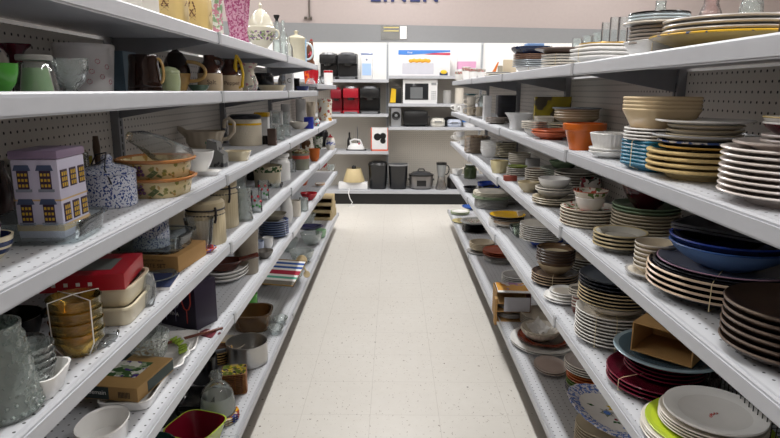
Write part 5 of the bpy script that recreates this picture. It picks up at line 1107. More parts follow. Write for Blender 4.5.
for px, X_, lab in ((257, .0, 'clear tumbler painted with red cherries, nearer'), (264, .03, 'clear tumbler painted with red cherries, farther')):
    t, Rr, H_ = V('drinking_glass', lab, 'glass', 'L4', px, 11, CYL, GL, X_, H=.095, shell=.0025)
    part(t, 'painted_fruit', lambda bm: [bmesh.ops.create_uvsphere(bm, u_segments=8, v_segments=6, radius=.006, matrix=Matrix.Translation((Rr * math.cos(R(a)), Rr * math.sin(R(a)), z))) for a, z in ((230, .07), (265, .055), (300, .072), (330, .05))], mat('cherry_red', 'c23040', .3))
    part(t, 'painted_leaves', lambda bm: [bmesh.ops.create_uvsphere(bm, u_segments=8, v_segments=6, radius=.006, matrix=Matrix.Translation((Rr * math.cos(R(a)), Rr * math.sin(R(a)), z))) for a, z in ((245, .03), (285, .035), (315, .028))], mat('leaf_paint', '3f8a45', .3))
ST('L4', 276, 15, [L_('bowl', 2, 1, [GL, GL], 'clear small glass dish near the painted tumblers', 'dish', h=.03)], .03)
t, Rr, H_ = V('planter', 'cream pot with green ivy leaves round the rim', 'pot', 'L4', 268, 28, [(0, 0), (.85, 0), (.9, .05), (.98, .8), (1.03, .85), (1.03, 1)], [cer('ivy_cream', 'c4b99e')], .055, H=.125, shell=.005)
part(t, 'ivy_band', lambda bm: loft(bm, [(Rr * .99, H_ * .74), (Rr * 1.035, H_ * .84), (Rr * 1.045, H_ * .99), (Rr * 1.03, H_ * 1.005)], 40, cap=False), floral('ivy', 'c4b99e', ['2f4a26'], 60, dens=.6))
t, Rr, H_ = V('canister', 'plain white milk can shaped canister', 'canister', 'L4', 281, 19, [(0, 0), (.95, 0), (1, .04), (1, .66), (.8, .76), (.8, .86), (.95, .88), (.95, .98), (.9, 1), (0, 1)], [WHITE], .06, H=.16)
V('glass_jar', 'clear glass jar beside the white milk can canister', 'jar', 'L4', 291, 10, CYL, GL, .68, H=.08, shell=.003)
t, Rr, H_ = V('glass_jar', 'glass jar with red band and patterned lid', 'jar', 'L4', 301, 17, CYL, glass('jar_smoky', 'b9bba8', .45), .01, H=.115, shell=.003)
part(t, 'red_band', lambda bm: loft(bm, [(Rr * 1.0, H_ * .66), (Rr * 1.015, H_ * .67), (Rr * 1.015, H_ * .84), (Rr, H_ * .85)], 36, cap=False), mat('coral_band', 'c2503c', .4))
part(t, 'lid', lambda bm: loft(bm, [(0, H_ * 1.0), (Rr * 1.05, H_ * 1.0), (Rr * 1.05, H_ * 1.1), (Rr * .5, H_ * 1.2), (0, H_ * 1.22)], 36), floral('lid_fl', 'b9ad8c', ['5a6a38', '7a5a3c'], 60, dens=.5))
V('orange_pot', 'small orange clay pot near the fourth shelf end', 'pot', 'L4', 314.5, 11, CUP, [mat('clay_orange', 'c0621c', .5)], .63, H=.10, shell=.004)
V('cup', 'white cup with green leaf sprigs near the fourth shelf end', 'cup', 'L4', 318, 10, CUP, [floral('sprig', 'd5d3c8', ['4a6a3c'], 40, dens=.5)], .72, H=.12, shell=.004)
V('jug', 'brown and white jug on the far fourth shelf', 'jug', 'L4', 306, 10, VASE, [speckle('brown_white', '6a4426', 'c9c0ac', 20, .52)], .82, H=.12, shell=.004)
V('cooking_pot', 'black lidded pot at the back of the far fourth shelf', 'pot', 'L4', 322, 13, [(0, 0), (1, 0), (1, .8), (.8, .95), (0, 1)], [BLACKC], .72, H=.17)
t, Rr, H_ = V('lidded_jar', 'white jar with blue dots and red topped lid', 'jar', 'L4', 330.5, 10, [(0, 0), (.7, 0), (1, .3), (.95, .55, 1), (.9, .62, 1), (.7, .8), (.2, .9, 2), (.15, 1, 2), (0, 1, 2)], [WARM, speckle('blue_dots', 'd5d5d5', '3344a0', 60, .55), RED], .60, H=.145)
# ================================================================== left fifth shelf
mp_ = at(58, 436, ZL['L5'])
t = root('mustard_dish', (-.635, .80, ZL['L5']), R(20), 'mustard yellow oval dish at the bottom left frame edge', 'dish')
part(t, 'body', lambda bm: loft(bm, [(0, 0), (.7, 0), (.95, .03), (1, .045), (.95, .045), (.7, .006), (0, .005)], 48, .05, .05), [cer('mustard', 'b07d1c')])
wp = at(94, 436, ZL['L5']); 
t = root('oval_dish', (-.572 - .06, at(92, 434, ZL['L5']).y - .035, ZL['L5']), 0, 'white oval casserole dish at the front of the fifth shelf', 'dish')
part(t, 'body', lambda bm: loft(bm, [(0, 0), (.80, 0), (.84, .004), (.96, .046), (1.02, .050), (1.0, .054), (.93, .050), (.80, .010), (0, .008)], 64, .050, .066, 2.2), [WHITE])
# picture box on white tray
gp_ = at(132, 403, ZL['L5'])
t = root('white_tray', (-.60 - .055, gp_.y + .05, ZL['L5']), R(4), 'white rectangular tray under the green and brown box', 'tray')
part(t, 'body', lambda bm: loft(bm, [(0, 0), (.88, 0), (.92, .003), (1, .026), (.95, .027), (.88, .006), (0, .005)], 64, .065, .10, 7), [WHITE])
t = root('picture_box', (-.69, gp_.y + .05, ZL['L5'] + .028), R(-8), 'brown and dark green picture box lying on the white tray', 'box')
KR = mat('kraft_print', 'a2814f', .55); DG = mat('dark_green_print', '1f3230', .45)
part(t, 'carton', lambda bm: bx(bm, -.095, .095, -.085, .085, 0, .036, 0, .001), KR)
part(t, 'green_panel', lambda bm: [bx(bm, -.0945, -.02, -.0845, .0845, .036, .0364), bx(bm, -.0945, .02, -.0856, -.085, .002, .034), bx(bm, .095, .0956, -.04, .084, .004, .032)], DG, smooth=False)
part(t, 'picture', lambda bm: bx(bm, -.055, .06, -.035, .05, .0364, .0368), floral('salad_print', '8a9a7c', ['4a2f7c', 'd8d6cc', '3c5a34'], 32, dens=.5), smooth=False)
part(t, 'bar_code', lambda bm: [bx(bm, .045 + k * .0035, .0465 + k * .0035, -.0857, -.085, .008, .024) for k in range(9)], BLACK, smooth=False)
text('lettering', 'Castlemain', .016, PAPER, t, (-.022, -.0858, .019), (R(90), 0, 0), .0002)
text('lettering', 'Castle', .020, PAPER, t, (-.055, -.055, .0366), (0, 0, 0), .0002)
t, Rr, H_ = V('crystal_bowl', 'cut crystal bowl standing on the green rimmed platter', 'bowl', 'L5', 150, 40, [(0, 0), (.5, 0), (.8, .3), (1, 1)], GLD, None, py=362, z=.032, H=.085, shell=.005, wave=.03, waves=20, seg=100)
fp_ = at(168, 374, ZL['L5'])
t = root('platter', (-.572 - .135, fp_.y + .05, zat('L5', fp_.y)), R(10), 'large white relief platter with green zigzag rim', 'platter')
part(t, 'body', lambda bm: loft(bm, [(0, .002), (.55, 0), (.60, .003), (.75, .012), (.98, .026), (1, .029), (.97, .031), (.74, .018), (.62, .010, 1), (0, .009, 1)], 120, .130, .150, 2.4, .03, 14), [mat('relief_white', 'd9d8d4', .3, bump=.6, bscale=110), WHITE])
def zig(bm):
    n_ = 12
    for s0 in range(n_):
        if s0 % 3 == 2: continue
        pts = []
        for j in range(7):
            a = 2 * PI * (s0 + j / 7.5) / n_; rr = .86 + .07 * (1 if j % 2 else -1)
            pts.append((.130 * rr * math.cos(a), .150 * rr * math.sin(a), 0.034 if rr > .86 else .029))
        tube(bm, pts, .0042, 6)
part(t, 'zigzag_trim', zig, mat('zig_green', '8ea83c', .3), label='green zigzag trim')
pb = at(193, 322, ZL['L5'])
t = root('wineglass_box', P('L5', 190, 34, None, py=322)[0], R(-24), 'dark purple box printed with wine glasses', 'box')
part(t, 'carton', lambda bm: bx(bm, -.075, .075, -.05, .05, 0, .155, 0, .0015), mat('purple_card', '2a2236', .4))
def glassprint(bm, cx, mi):
    tube(bm, [(cx - .018, -.0508, .14), (cx - .018, -.0508, .09), (cx - .010, -.0508, .07), (cx, -.0508, .065), (cx + .010, -.0508, .07), (cx + .018, -.0508, .09), (cx + .018, -.0508, .14)], .0022, 5, mi); tube(bm, [(cx, -.0508, .065), (cx, -.0508, .02)], .0016, 5, mi)
part(t, 'glass_picture', lambda bm: (glassprint(bm, .038, 1), glassprint(bm, -.01, 0), glassprint(bm, -.05, 0)), [mat('print_lilac', '8d88a4', .4), mat('print_red', 'c2402c', .4)])
text('lettering', 'PAVINA', .018, PAPER, t, (-.028, -.0508, .045), (R(90), 0, 0), .0002)
t = root('wooden_spatula', P('L5', 199, 10, .60)[0], R(62), 'long brown wooden stick leaning before the wine glass box', 'utensil')
part(t, 'stick', lambda bm: tube(bm, [(.10, 0, .005), (-.15, .02, .035)], .005, 8), mat('red_wood', '5c2c1c', .4))
part(t, 'paper', lambda bm: bx(bm, .03, .075, -.02, .045, 0, .003), mat('leaflet_maroon', '6a2430', .5), smooth=False, label='maroon leaflet')
ST('L5', 226, 52, [L_('coupe', 3, 1.0, [WHITE, WHITE], 'oval white platter under the brown handled dish', 'platter', h=.024, foot=.010, rx=.85, ry=1.15)], .02)
t = root('brown_dish', (-.69, along(228, .68, .70).y - .02, zat('L5', 2.2) + .050), R(25), 'dark brown glazed dish with stub handle on the white platters', 'dish')
part(t, 'body', lambda bm: loft(bm, [(0, 0), (.7, 0), (.95, .025), (1, .036), (.94, .036), (.7, .008), (0, .007)], 44, .075, .055), [cer('chestnut', '4a1f14', .12)])
part(t, 'handle', lambda bm: tube(bm, [(.06, 0, .03), (.10, .0, .038), (.14, 0, .044)], [.012, .010, .012], 10), [cer('chestnut', '4a1f14')])
t, Rr, H_ = V('vase', 'tall grey tan vase with raised leaf pattern', 'vase', 'L5', 247, 25, [(0, 0), (.88, 0), (.92, .02), (1, .97), (.98, 1)], [mat('embossed', '948b7c', .45, bump=.9, bscale=45)], None, py=272, H=.185, shell=.005)
ST('L5', 265, 17, [L_('bowl', 1, 1.0, [cer('pebble', '75706a')], 'grey pebble coloured bowl right of the tall vase', 'bowl', h=.035)], None, py=258)
for px, X_, z_, lab in ((259, 252, 0, 'small white and blue cup behind the grey bowl'), (268, 248, 0, 'white cup right of the small blue white cup')):
    V('cup', lab, 'cup', 'L5', px, 11, CUP, [WHITE if px > 265 else cer('cup_blue_edge', 'b9c3d9')], None, py=X_, H=.055, shell=.003)
ST('L5', 274, 30, [L_('coupe', 7, 1.0, [cer('blue_stack', '2b3a66'), cer('blue_stack_e', '7c8aa8'), cer('bs_w', 'b5b8bd')], 'navy blue plate under the grey square bowl', h=.016, foot=.008),
                   L_('bowl', 1, .86, [cer('putty', '97917f')], 'grey putty square bowl on the navy blue plates', 'bowl', h=.035, n=3)], None, py=236)
t, Rr, H_ = V('vase', 'smooth white tapered vase', 'vase', 'L5', 287, 13, [(0, 0), (.7, 0), (1, .2), (.95, .5), (.6, .85), (.62, 1)], [WHITE], None, py=222, H=.19, shell=.004)
V('cup', 'plain white cylindrical cup near the fifth shelf end', 'cup', 'L5', 295, 12, CYL, [WARM], None, py=216, H=.10, shell=.004)
V('drinking_glass', 'clear glass tumbler beside the plain white cup', 'glass', 'L5', 304, 9, CYL, GLD, None, py=211, H=.09, shell=.003)
ST('L5', 309, 17, [L_('bowl', 1, 1.0, [RED], 'bright red bowl on the fifth shelf', 'bowl', h=.05)], None, py=200)
t = root('orange_leaf_dish', P('L5', 303, 12, .76)[0], R(30), 'orange leaf shaped dish standing behind the red bowl', 'dish')
part(t, 'body', lambda bm: loft(bm, [(0, 0), (.5, 0), (.8, .05), (1, .12), (.96, .12), (.5, .006), (0, .005)], 40, .06, .04, 2, .08, 7), [mat('orange_glaze', 'b5572c', .3)])
ST('L5', 320, 10, [L_('plate', 2, 1.0, [WHITE, cer('peach', 'd9a878')], 'white plate with peach edge at the fifth shelf end', h=.015)], .0)
B('red_picture_box', 'small red box with picture at the far fifth shelf', 'box', 'L5', 322, 10, .05, .07, floral('redbox', 'a8202a', ['d9d2c8'], 20, dens=.3), .72)
V('glass_bowl', 'clear glass bowl at the far fifth shelf end', 'bowl', 'L5', 331, 9, CUP, GLD, .62, H=.06, shell=.003)
# ================================================================== left base shelf
t = root('green_bowl', P('L6', 150, 42, None, py=480)[0], 0, 'dark green round bowl at the bottom of the left base shelf', 'bowl')
part(t, 'body', lambda bm: loft(bm, [(0, 0), (.5, 0), (.8, .05), (1, .12), (.96, .12), (.76, .05), (.5, .006), (0, .005)], 48, .09, .09), [cer('bottle_green', '1c3a36')])
t = root('black_pan', P('L6', 150, 42, None, py=440)[0] + Vector((-.03, .14, 0)), 0, 'black roasting pan behind the dark green bowl', 'pan')
part(t, 'body', lambda bm: loft(bm, [(0, 0), (.8, 0), (1, .10), (.97, .10), (.78, .006), (0, .005)], 48, .10, .10), BLACKC)
rp = P('L6', 190, 40, None, py=455)[0]
t = root('square_bowl', (rp.x - .02, rp.y + .03, ZL['L6']), R(-18), 'square bowl with lime outside and deep red inside', 'bowl')
t.location.x = -.572 - .115
part(t, 'body', lambda bm: loft(bm, [(0, 0), (.62, 0), (.66, .004), (.97, .095), (1, .100), (.95, .100), (.64, .010, 1), (0, .009, 1)], 72, .090, .090, 4), [cer('limeout', 'a9b83a'), cer('redin', '6e0f22', .2)])
gd = P('L6', 221, 38, None, py=419)[0]
t = root('coaster_plate', gd, 0, 'yellow flowered plate under the glass dome, topmost', 'plate')
t.location.x = -.65
for k in range(3):
    if k: t = root('coaster_plate', gd, 0, 'yellow flowered plate under the glass dome, %s' % ('second from top', 'lowest')[k - 1], 'plate')
    t.location = (gd.x, gd.y, ZL['L6'] + (2 - k) * .0095)
    part(t, 'body', lambda bm: loft(bm, [(0, 0), (.7, 0), (1, .007, 1), (.97, .009), (0, .009)], 44, .070, .070), [FLY, cer('navy_rim', '1d2f58')])
t = root('glass_dome', (gd.x - .012, gd.y + .008, ZL['L6'] + .0285), 0, 'clear glass dome shade on the yellow flowered plates', 'shade')
part(t, 'body', lambda bm: loft(bm, [(.95, 0), (1, .004), (.98, .04), (.85, .085), (.55, .115), (.32, .125), (.30, .135), (.38, .150), (.30, .165), (0, .168)], 44, .068, .068), glass('dome', 'eff4f2', .12, .05))
part(t, 'frosted_band', lambda bm: loft(bm, [(.94, .004), (.93, .035), (.83, .07)], 44, .068, .068, cap=False), glass('frost', 'f2f4f2', .55, .3), label='frosted lower band')
for k in range(11):
    bs = P('L6', 233, 26, None, py=390)[0]
    t = root('square_plate', (-.665, bs.y, ZL['L6'] + k * .0085), R(14 + random.uniform(-2, 2)), ordl('small square brown rimmed plate beside the saucepan', 10 - k, 11), 'plate', 'brown rimmed square plates in one stack')
    part(t, 'body', lambda bm: loft(bm, [(0, 0), (.8, 0), (1, .006, 1), (1, .008, 1), (.93, .009, 1), (.78, .004), (0, .004)], 48, .052, .052, 6), [floral('sunflower', 'b9a86a', ['3a2c3c', 'd9c23a', '6a7a2c'], 45, dens=.5), mat('wicker_brown', '8a5a34', .5, var=.3)])
sp_ = P('L6', 251, 40, None, py=362)[0]
t = root('saucepan', (-.675, sp_.y, ZL['L6']), 0, 'brushed aluminium saucepan with grey handle', 'saucepan')
ALU = mat('aluminium', 'b9b8b6', .3, .9, var=.08)
part(t, 'pan', lambda bm: loft(bm, [(0, 0), (.93, 0), (1, .008), (1, .100), (1.03, .103), (1.03, .106), (.985, .106), (.97, .010), (0, .006)], 56, .093, .093), ALU)
part(t, 'handle', lambda bm: tube(bm, [(-.085, -.048, .085), (-.13, -.085, .088), (-.19, -.135, .092)], [.007, .009, .009], 10, flat=.6), mat('handle_grey', '5d6166', .4, .4), label='grey handle')
t = root('plate_stack_dish', P('L6', 224, 30, None, py=362)[0], 0, 'brown plate in the shadow behind the saucepan', 'plate'); t.location.x = -.80; t.location.y = sp_.y + .10
part(t, 'body', lambda bm: loft(bm, [(0, .03), (.5, 0), (.7, .02), (1, .05), (.97, .052), (.68, .03), (0, .034)], 44, .095, .095), [STONE])
cg = P('L6', 259, 42, None, py=331)[0]
t = root('glass_casserole', (-.745, cg.y + .06, ZL['L6']), R(5), 'smoky amber glass casserole dish behind the saucepan', 'dish')
part(t, 'body', lambda bm: loft(bm, [(0, 0), (.85, 0), (.92, .01), (.97, .08), (1.05, .085), (1.05, .095), (.94, .095), (.88, .015), (0, .008)], 64, .100, .105, 3), SMOKE)
for k in range(2):
    t = root('glass_bowl', (-.635 + .0 * k, cg.y - .02 + .13 * k, ZL['L6']), 0, 'shallow clear glass bowl at the base shelf edge, %s' % ('nearer', 'farther')[k], 'bowl')
    part(t, 'body', lambda bm: loft(bm, [(0, 0), (.6, 0), (1, .03), (.96, .032), (.58, .005), (0, .004)], 44, .042, .055), GLD)
    t.location.x = -.612
st_ = P('L6', 279, 40, None, py=300)[0]
t = root('striped_tray', (-.715, st_.y + .16, ZL['L6'] + .125), R(10), 'cloth covered tray with blue, red and green stripes', 'tray')
strc = ['e8e6e2', '1f4f9c', 'd9d6cc', '1f4f9c', 'e8e6e2', 'a81c3a', 'a81c3a', 'e8e6e2', '58a890', 'e8e6e2', '7a7468', '7a7468']
def stripes(bm):
    n_ = len(strc)
    for k in range(n_):
        x0_, x1_ = .125 - .25 * k / n_, .125 - .25 * (k + 1) / n_
        bx(bm, min(x0_, x1_), max(x0_, x1_), -.14, .14, .0, .004, k)
bm = bmesh.new(); stripes(bm)
ob = link('striped_cloth', bm, [mat('stripe_' + c, c, .7) for c in strc], t, smooth=False)
part(t, 'rim', lambda bm: tube(bm, [(-.127, -.142, .003), (.127, -.142, .003), (.127, .142, .003), (-.127, .142, .003)], .005, 8, closed=True), mat('wicker_gold', '9c7c44', .5, var=.4, vscale=90, bump=.5), label='woven gold rim')
t.rotation_euler = (0, R(-20), R(78))
V('glass_casserole', 'round brown glass casserole under the striped tray', 'dish', 'L6', 268, 30, [(0, 0), (.85, 0), (1, .2), (1, 1)], SMOKE, .83, H=.075, shell=.004)
for k, (px, py_, rr, hh, X_) in enumerate(((290, 276, .10, .12, .68), (289, 262, .08, .10, .82), (302, 258, .09, .09, .67), (307, 244, .085, .10, .82), (311.5, 236, .09, .10, .67))):
    t = root('glass_bowl', (-X_, along(px, X_, ZL['L6']).y, ZL['L6']), 0, 'large cut glass bowl on the base shelf, %s' % ('nearest, holding wooden spools', 'behind the nearest one', 'third along', 'fourth along', 'farthest')[k], 'bowl')
    part(t, 'body', lambda bm: loft(bm, [(0, 0), (.5, 0), (.8, hh * .4), (1, hh), (.96, hh), (.76, hh * .42), (.5, .008), (0, .006)], 100, rr, rr, 2, .03, 20), GLD)
    if k == 0: gb = t.location.copy()
for k, (dx, dz, r_) in enumerate(((.03, .10, 0), (.065, .03, 0))): pass
t = root('wooden_tool', (gb.x + .085, gb.y - .02, gb.z + .125), R(0), 'cream wooden tool with round disc ends over the glass bowl', 'tool')
WDL = mat('pale_wood', 'c9b58c', .5)
part(t, 'disc', lambda bm: loft(bm, [(0, -.008), (.034, -.008), (.036, 0), (.034, .008), (.018, .009), (.016, .012), (0, .012)], 30), WDL).matrix_local = Matrix.Translation((0, 0, .03)) @ Matrix.Rotation(R(70), 4, 'X')
part(t, 'disc', lambda bm: loft(bm, [(0, -.006), (.022, -.006), (.022, .006), (0, .006)], 24), WDL).matrix_local = Matrix.Translation((.035, -.03, -.055)) @ Matrix.Rotation(R(60), 4, 'X')
part(t, 'rod', lambda bm: tube(bm, [(.008, -.005, .008), (.032, -.028, -.042)], .006, 8), WDL)
t = root('purple_dish', P('L6', 309, 20, .70)[0] + Vector((0, 0, .102)), R(15), 'dark purple blue dish lying on the glass bowls', 'dish'); t.location.y += .05
part(t, 'body', lambda bm: loft(bm, [(0, 0), (.6, 0), (1, .025), (.96, .028), (.58, .006), (0, .005)], 40, .12, .09), [cer('plum_blue', '27264e')])
V('glass_dish', 'pale green glass dish before the wooden boxes', 'dish', 'L6', 321, 11, CUP, [cer('mint', '9cc29c')], .62, H=.07, shell=.004)
yb = along(330, .68, ZL['L6']).y
for k in range(3):
    t = root('wooden_crate', (-.69, min(yb, 5.78) , ZL['L6'] + k * .072), R(-4 + 3 * k), 'cream wooden box, %s of the pile of three' % ('lowest', 'middle', 'topmost')[k], 'box', 'cream wooden boxes at the far base shelf')
    def crate(bm):
        a, b_, h = .10, .15, .07
        bx(bm, -a, a, -b_, b_, 0, .008); bx(bm, -a, -a + .01, -b_, b_, .008, h); bx(bm, a - .01, a, -b_, b_, .008, h); bx(bm, -a + .01, a - .01, b_ - .01, b_, .008, h)
        bx(bm, -a + .01, a - .01, -b_, -b_ + .01, .008, .03)
        bx(bm, -a, a, -b_, b_, h, h + .0015)
    part(t, 'body', crate, mat('cream_wood', 'b9a67c', .6, var=.2), smooth=False)
# filler seen in the shadows of the lower shelves
V('lampshade_bowl', 'black bundle of cookware in the shadow behind the wine glass box', 'cookware', 'L5', 150, 40, VASE, [BLACKC], .82, H=.16)

t = root('white_plate', P('L5', 178, 30, None, py=345)[0], R(12), 'plain white square plate under the brown wooden stick', 'plate'); t.location.x = -.68
part(t, 'body', lambda bm: loft(bm, [(0, 0), (.85, 0), (1, .010), (.96, .012), (.84, .004), (0, .004)], 48, .085, .085, 6), [WHITE])
for px, w_, m_, H__, lv_, X_, nm_, cat_, lab in (
    (45, 44, GREYC, .12, 'L3', .84, 'serving_bowl', 'bowl', 'grey bowl in the shadow behind the house tin'),
    (120, 30, STONE, .10, 'L4', .83, 'storage_jar', 'jar', 'dim stoneware jar behind the wrapped bowl'),
    (172, 26, CREAM, .13, 'L4', .85, 'storage_jar', 'jar', 'cream jar at the back behind the second crock'),
    (212, 22, WHITE, .12, 'L5', .84, 'storage_jar', 'jar', 'white jar at the back of the fifth shelf'),
    (256, 18, BLACKC, .12, 'L4', .84, 'coffee_pot', 'pot', 'black pot at the back behind the glass carafe'),
    (292, 12, STONE, .12, 'L4', .84, 'storage_jar', 'jar', 'stoneware jar at the back of the far fourth shelf'),
    (270, 18, BROWN, .12, 'L5', .86, 'cooking_pot', 'pot', 'dark brown pot at the back of the fifth shelf'),
    (289, 13, GREYC, .14, 'L5', .82, 'storage_jar', 'jar', 'pale grey jar at the back of the fifth shelf'),
    (205, 26, BLACKC, .12, 'L6', .82, 'stock_pot', 'pot', 'black stock pot in the shadow behind the square plates'),
    (245, 26, MIDG, .12, 'L6', .84, 'storage_jar', 'jar', 'dim green jar behind the saucepan')):
    V(nm_, lab, cat_, lv_, px, w_, CYL, [m_], X_, H=H__, shell=.004)

ST('L6', 196, 40, [L_('tray', 4, 1.0, [BLACKC, mat('tin_dark', '2c2c30', .35, .3)], 'dark baking tray in the shadow behind the glass dome', 'tray', h=.035, n=6)], .78)
ST('L6', 218, 30, [L_('plate', 5, 1.0, [cer('umberplate', '5c4030'), TAN], 'tan edged brown plate beside the black stock pot', h=.016, foot=.008)], .815)
ST('L5', 205, 30, [L_('plate', 4, 1.0, [GREYC, WHITE], 'grey plate at the back behind the wine glass box', h=.016, foot=.008)], .80)
ST('L5', 120, 60, [L_('tray', 3, 1.0, [BLACKC, mat('tin_dark', '2c2c30', .35, .3)], 'dark baking tray in the shadow behind the picture box', 'tray', h=.035, n=6)], .81)
# ================================================================== things on the back wall shelving
def on_wall(px, row_z, dy=.0):
    # a place on a wall shelf: column px, depth dy behind the shelf front
    y = DF + dy
    lo, hi = -3., 4.
    for _ in range(50):
        m = (lo + hi) / 2
        if proj((m, y, row_z))[0] < px: lo = m
        else: hi = m
    return Vector((lo, y, row_z))
S80 = F / proj((0, DF + .15, 1.0))[2]
zA, zB, zC = zl; zD, zE, zF_ = zr; z0 = .175
GP = mat('grey_plastic', '6d6f73', .35); SIL = mat('silver_plastic', 'a9abae', .3, .5); REDP = mat('red_plastic', 'a01226', .3); WP = mat('white_plastic', 'e4e4e4', .35)
def coffee(px, z, w_px, h_px, m, label, acc=SIL, keurig=True):
    p = on_wall(px, z, .14); w_ = w_px / S80; h = h_px / S80
    t = root('coffee_maker', p, 0, label, 'coffee maker')
    a = w_ / 2
    part(t, 'base', lambda bm: bx(bm, -a, a, -.12, .12, 0, h * .12, 0, .008), m)
    part(t, 'housing', lambda bm: (bx(bm, -a, a, -.01, .13, h * .12, h * .98, 0, .02), bx(bm, -a * .96, a * .96, -.13, .0, h * .58, h * .94, 0, .022)), m)
    part(t, 'lid', lambda bm: loft(bm, [(0, h * .93), (a * .75, h * .93), (a * .7, h * 1.0), (a * .4, h * 1.02), (0, h * 1.02)], 28, cy=-.05), acc, label='grey rounded lid')
    part(t, 'spout', lambda bm: loft(bm, [(0, h * .50), (a * .4, h * .50), (a * .5, h * .6), (0, h * .6)], 20, cy=-.07), BLACK)
    part(t, 'drip_tray', lambda bm: bx(bm, -a * .8, a * .8, -.135, -.12, .004, h * .08, 0, .003), GP)
    return t
coffee(329, zA, 17, 25, BLACK, 'black coffee maker with silver top, leftmost on the top shelf', SIL)
coffee(348, zA, 19, 25, mat('char_plastic', '2b2c2f', .3), 'dark grey coffee maker with glossy lid on the top shelf', GP)
p = on_wall(367, zA, .12); t = root('water_filter', p, 0, 'tall white and blue water dispenser', 'dispenser')
part(t, 'body', lambda bm: bx(bm, -.072, .072, -.07, .07, 0, .29, 0, .015), WP)
part(t, 'lid', lambda bm: bx(bm, -.074, .074, -.072, .072, .29, .315, 0, .012), mat('blue_plastic', '3f74c8', .3), label='blue lid')
part(t, 'water_window', lambda bm: bx(bm, -.055, .055, -.073, -.07, .05, .19), mat('pale_blue_window', 'a9c6ee', .3), smooth=False)
part(t, 'logo', lambda bm: loft(bm, [(0, 0), (.012, 0), (.012, .002), (0, .002)], 20), mat('blue_plastic', '3f74c8', .3)).matrix_local = Matrix.Translation((0, -.071, .235)) @ Matrix.Rotation(R(90), 4, 'X')
coffee(351.5, zB, 16, 26, REDP, 'glossy red coffee maker on the middle shelf', SIL)
t = coffee(337, zB, 11, 25, mat('dark_red_plastic', '7c0e20', .35), 'darker red coffee maker partly behind the left shelves', REDP)
coffee(370, zB, 20, 26, BLACK, 'glossy black coffee maker on the middle shelf', GP)
# iron and knife holder
p = on_wall(356, zC, .13); t = root('clothes_iron', p, R(0), 'white clothes iron lying on its dark plate', 'iron')
part(t, 'sole_plate', lambda bm: prism(bm, [(-.12, -.04), (.10, -.06), (.13, -.02), (.13, .02), (.10, .06), (-.12, .04)], 0, .014, axis='Z'), BLACK, smooth=False)
part(t, 'body', lambda bm: loft(bm, [(0, .014), (.11, .014), (.10, .05), (.06, .085), (.02, .09), (0, .09)], 30, 1, .45), WP)
part(t, 'handle', lambda bm: tube(bm, [(-.06, 0, .06), (-.07, 0, .12), (-.02, 0, .14), (.05, 0, .13), (.08, 0, .06)], .013, 10), WP)
part(t, 'pink_button', lambda bm: bx(bm, .03, .05, -.03, .03, .075, .095, 0, .004), mat('pink_button', 'c45a6c', .4), label='pink button')
p = on_wall(349, zC, .12); t = root('knife_rack', p + Vector((0, .1, 0)), 0, 'black bottle and tools behind the clothes iron', 'utensils')
part(t, 'body', lambda bm: loft(bm, [(0, 0), (.03, 0), (.03, .12), (.012, .16), (.012, .22), (0, .22)], 18), BLACK)
part(t, 'spray_wand', lambda bm: tube(bm, [(.10, 0, 0), (.105, 0, .2), (.10, 0, .29)], .006, 8), GP)
def boxp(name, label, cat, px, z, w_px, h_px, D, m, dy=.13):
    p = on_wall(px, z, dy); w_ = w_px / S80; h = h_px / S80
    t = root(name, p, 0, label, cat); part(t, 'carton', lambda bm: bx(bm, -w_ / 2, w_ / 2, -D / 2, D / 2, 0, h, 0, .003), m); return t, w_, h
t, w_, h = boxp('camera_box', 'white box with orange sides and black lens picture', 'box', 379.5, zC, 17, 23, .12, WP)
part(t, 'orange_side', lambda bm: [bx(bm, -w_ / 2 - .001, -w_ / 2 + .012, -.0615, -.059, 0, h), bx(bm, -w_ / 2, w_ / 2, -.0615, -.059, 0, .018), bx(bm, w_ / 2 - .007, w_ / 2 + .001, -.0612, -.059, 0, h)], mat('box_orange', 'd2552c', .5), smooth=False)
part(t, 'lens_picture', lambda bm: [loft(bm, [(0, 0), (r_, 0), (r_, .003), (0, .003)], 24, cx=cx_, cy=cy_, flip=True) for cx_, cy_, r_ in ((-.025, .12, .045), (.045, .13, .040), (.045, .07, .035))], BLACK).matrix_local = Matrix.Translation((0, -.0605, .055)) @ Matrix.Rotation(R(90), 4, 'X') @ Matrix.Translation((0, -.0, 0))
# top of right wall bay: big carton
t, w_, h = boxp('appliance_box', 'large white toaster oven carton with blue and red swoosh', 'box', 423.5, zD, 50, 24, .22, mat('carton_white', 'eceaec', .4), .15)
part(t, 'blue_swoosh', lambda bm: prism(bm, [(-w_ / 2, h - .055), (-w_ / 2 + .12, h - .058), (w_ / 2 - .25, h - .04), (w_ / 2, h - .02), (w_ / 2, h - .001), (-w_ / 2, h - .001)], -.1135, -.110), mat('carton_blue', '4a86d4', .5), smooth=False)
part(t, 'red_swoosh', lambda bm: prism(bm, [(0, h - .052), (w_ / 2, h - .058), (w_ / 2, h - .034), (w_ / 2 - .2, h - .036)], -.1142, -.1135), mat('carton_red', 'd2405c', .5), smooth=False)
part(t, 'machine_picture', lambda bm: bx(bm, -w_ / 2 + .05, w_ / 2 - .2, -.1125, -.110, .02, .15, 0, .001), mat('carton_grey', 'c9c9d2', .5), smooth=False)
def buns(bm):
    for k in range(7): loft(bm, [(0, 0), (.028, 0), (.020, .003), (0, .004)], 18, 1.1, .8, cx=-.16 + k * .035, cy=.006 * (k % 2), flip=True)
part(t, 'food_picture', buns, [mat('food_yellow', 'e3a82e', .5)]).matrix_local = Matrix.Translation((-.0, -.1125, .175)) @ Matrix.Rotation(R(90), 4, 'X')
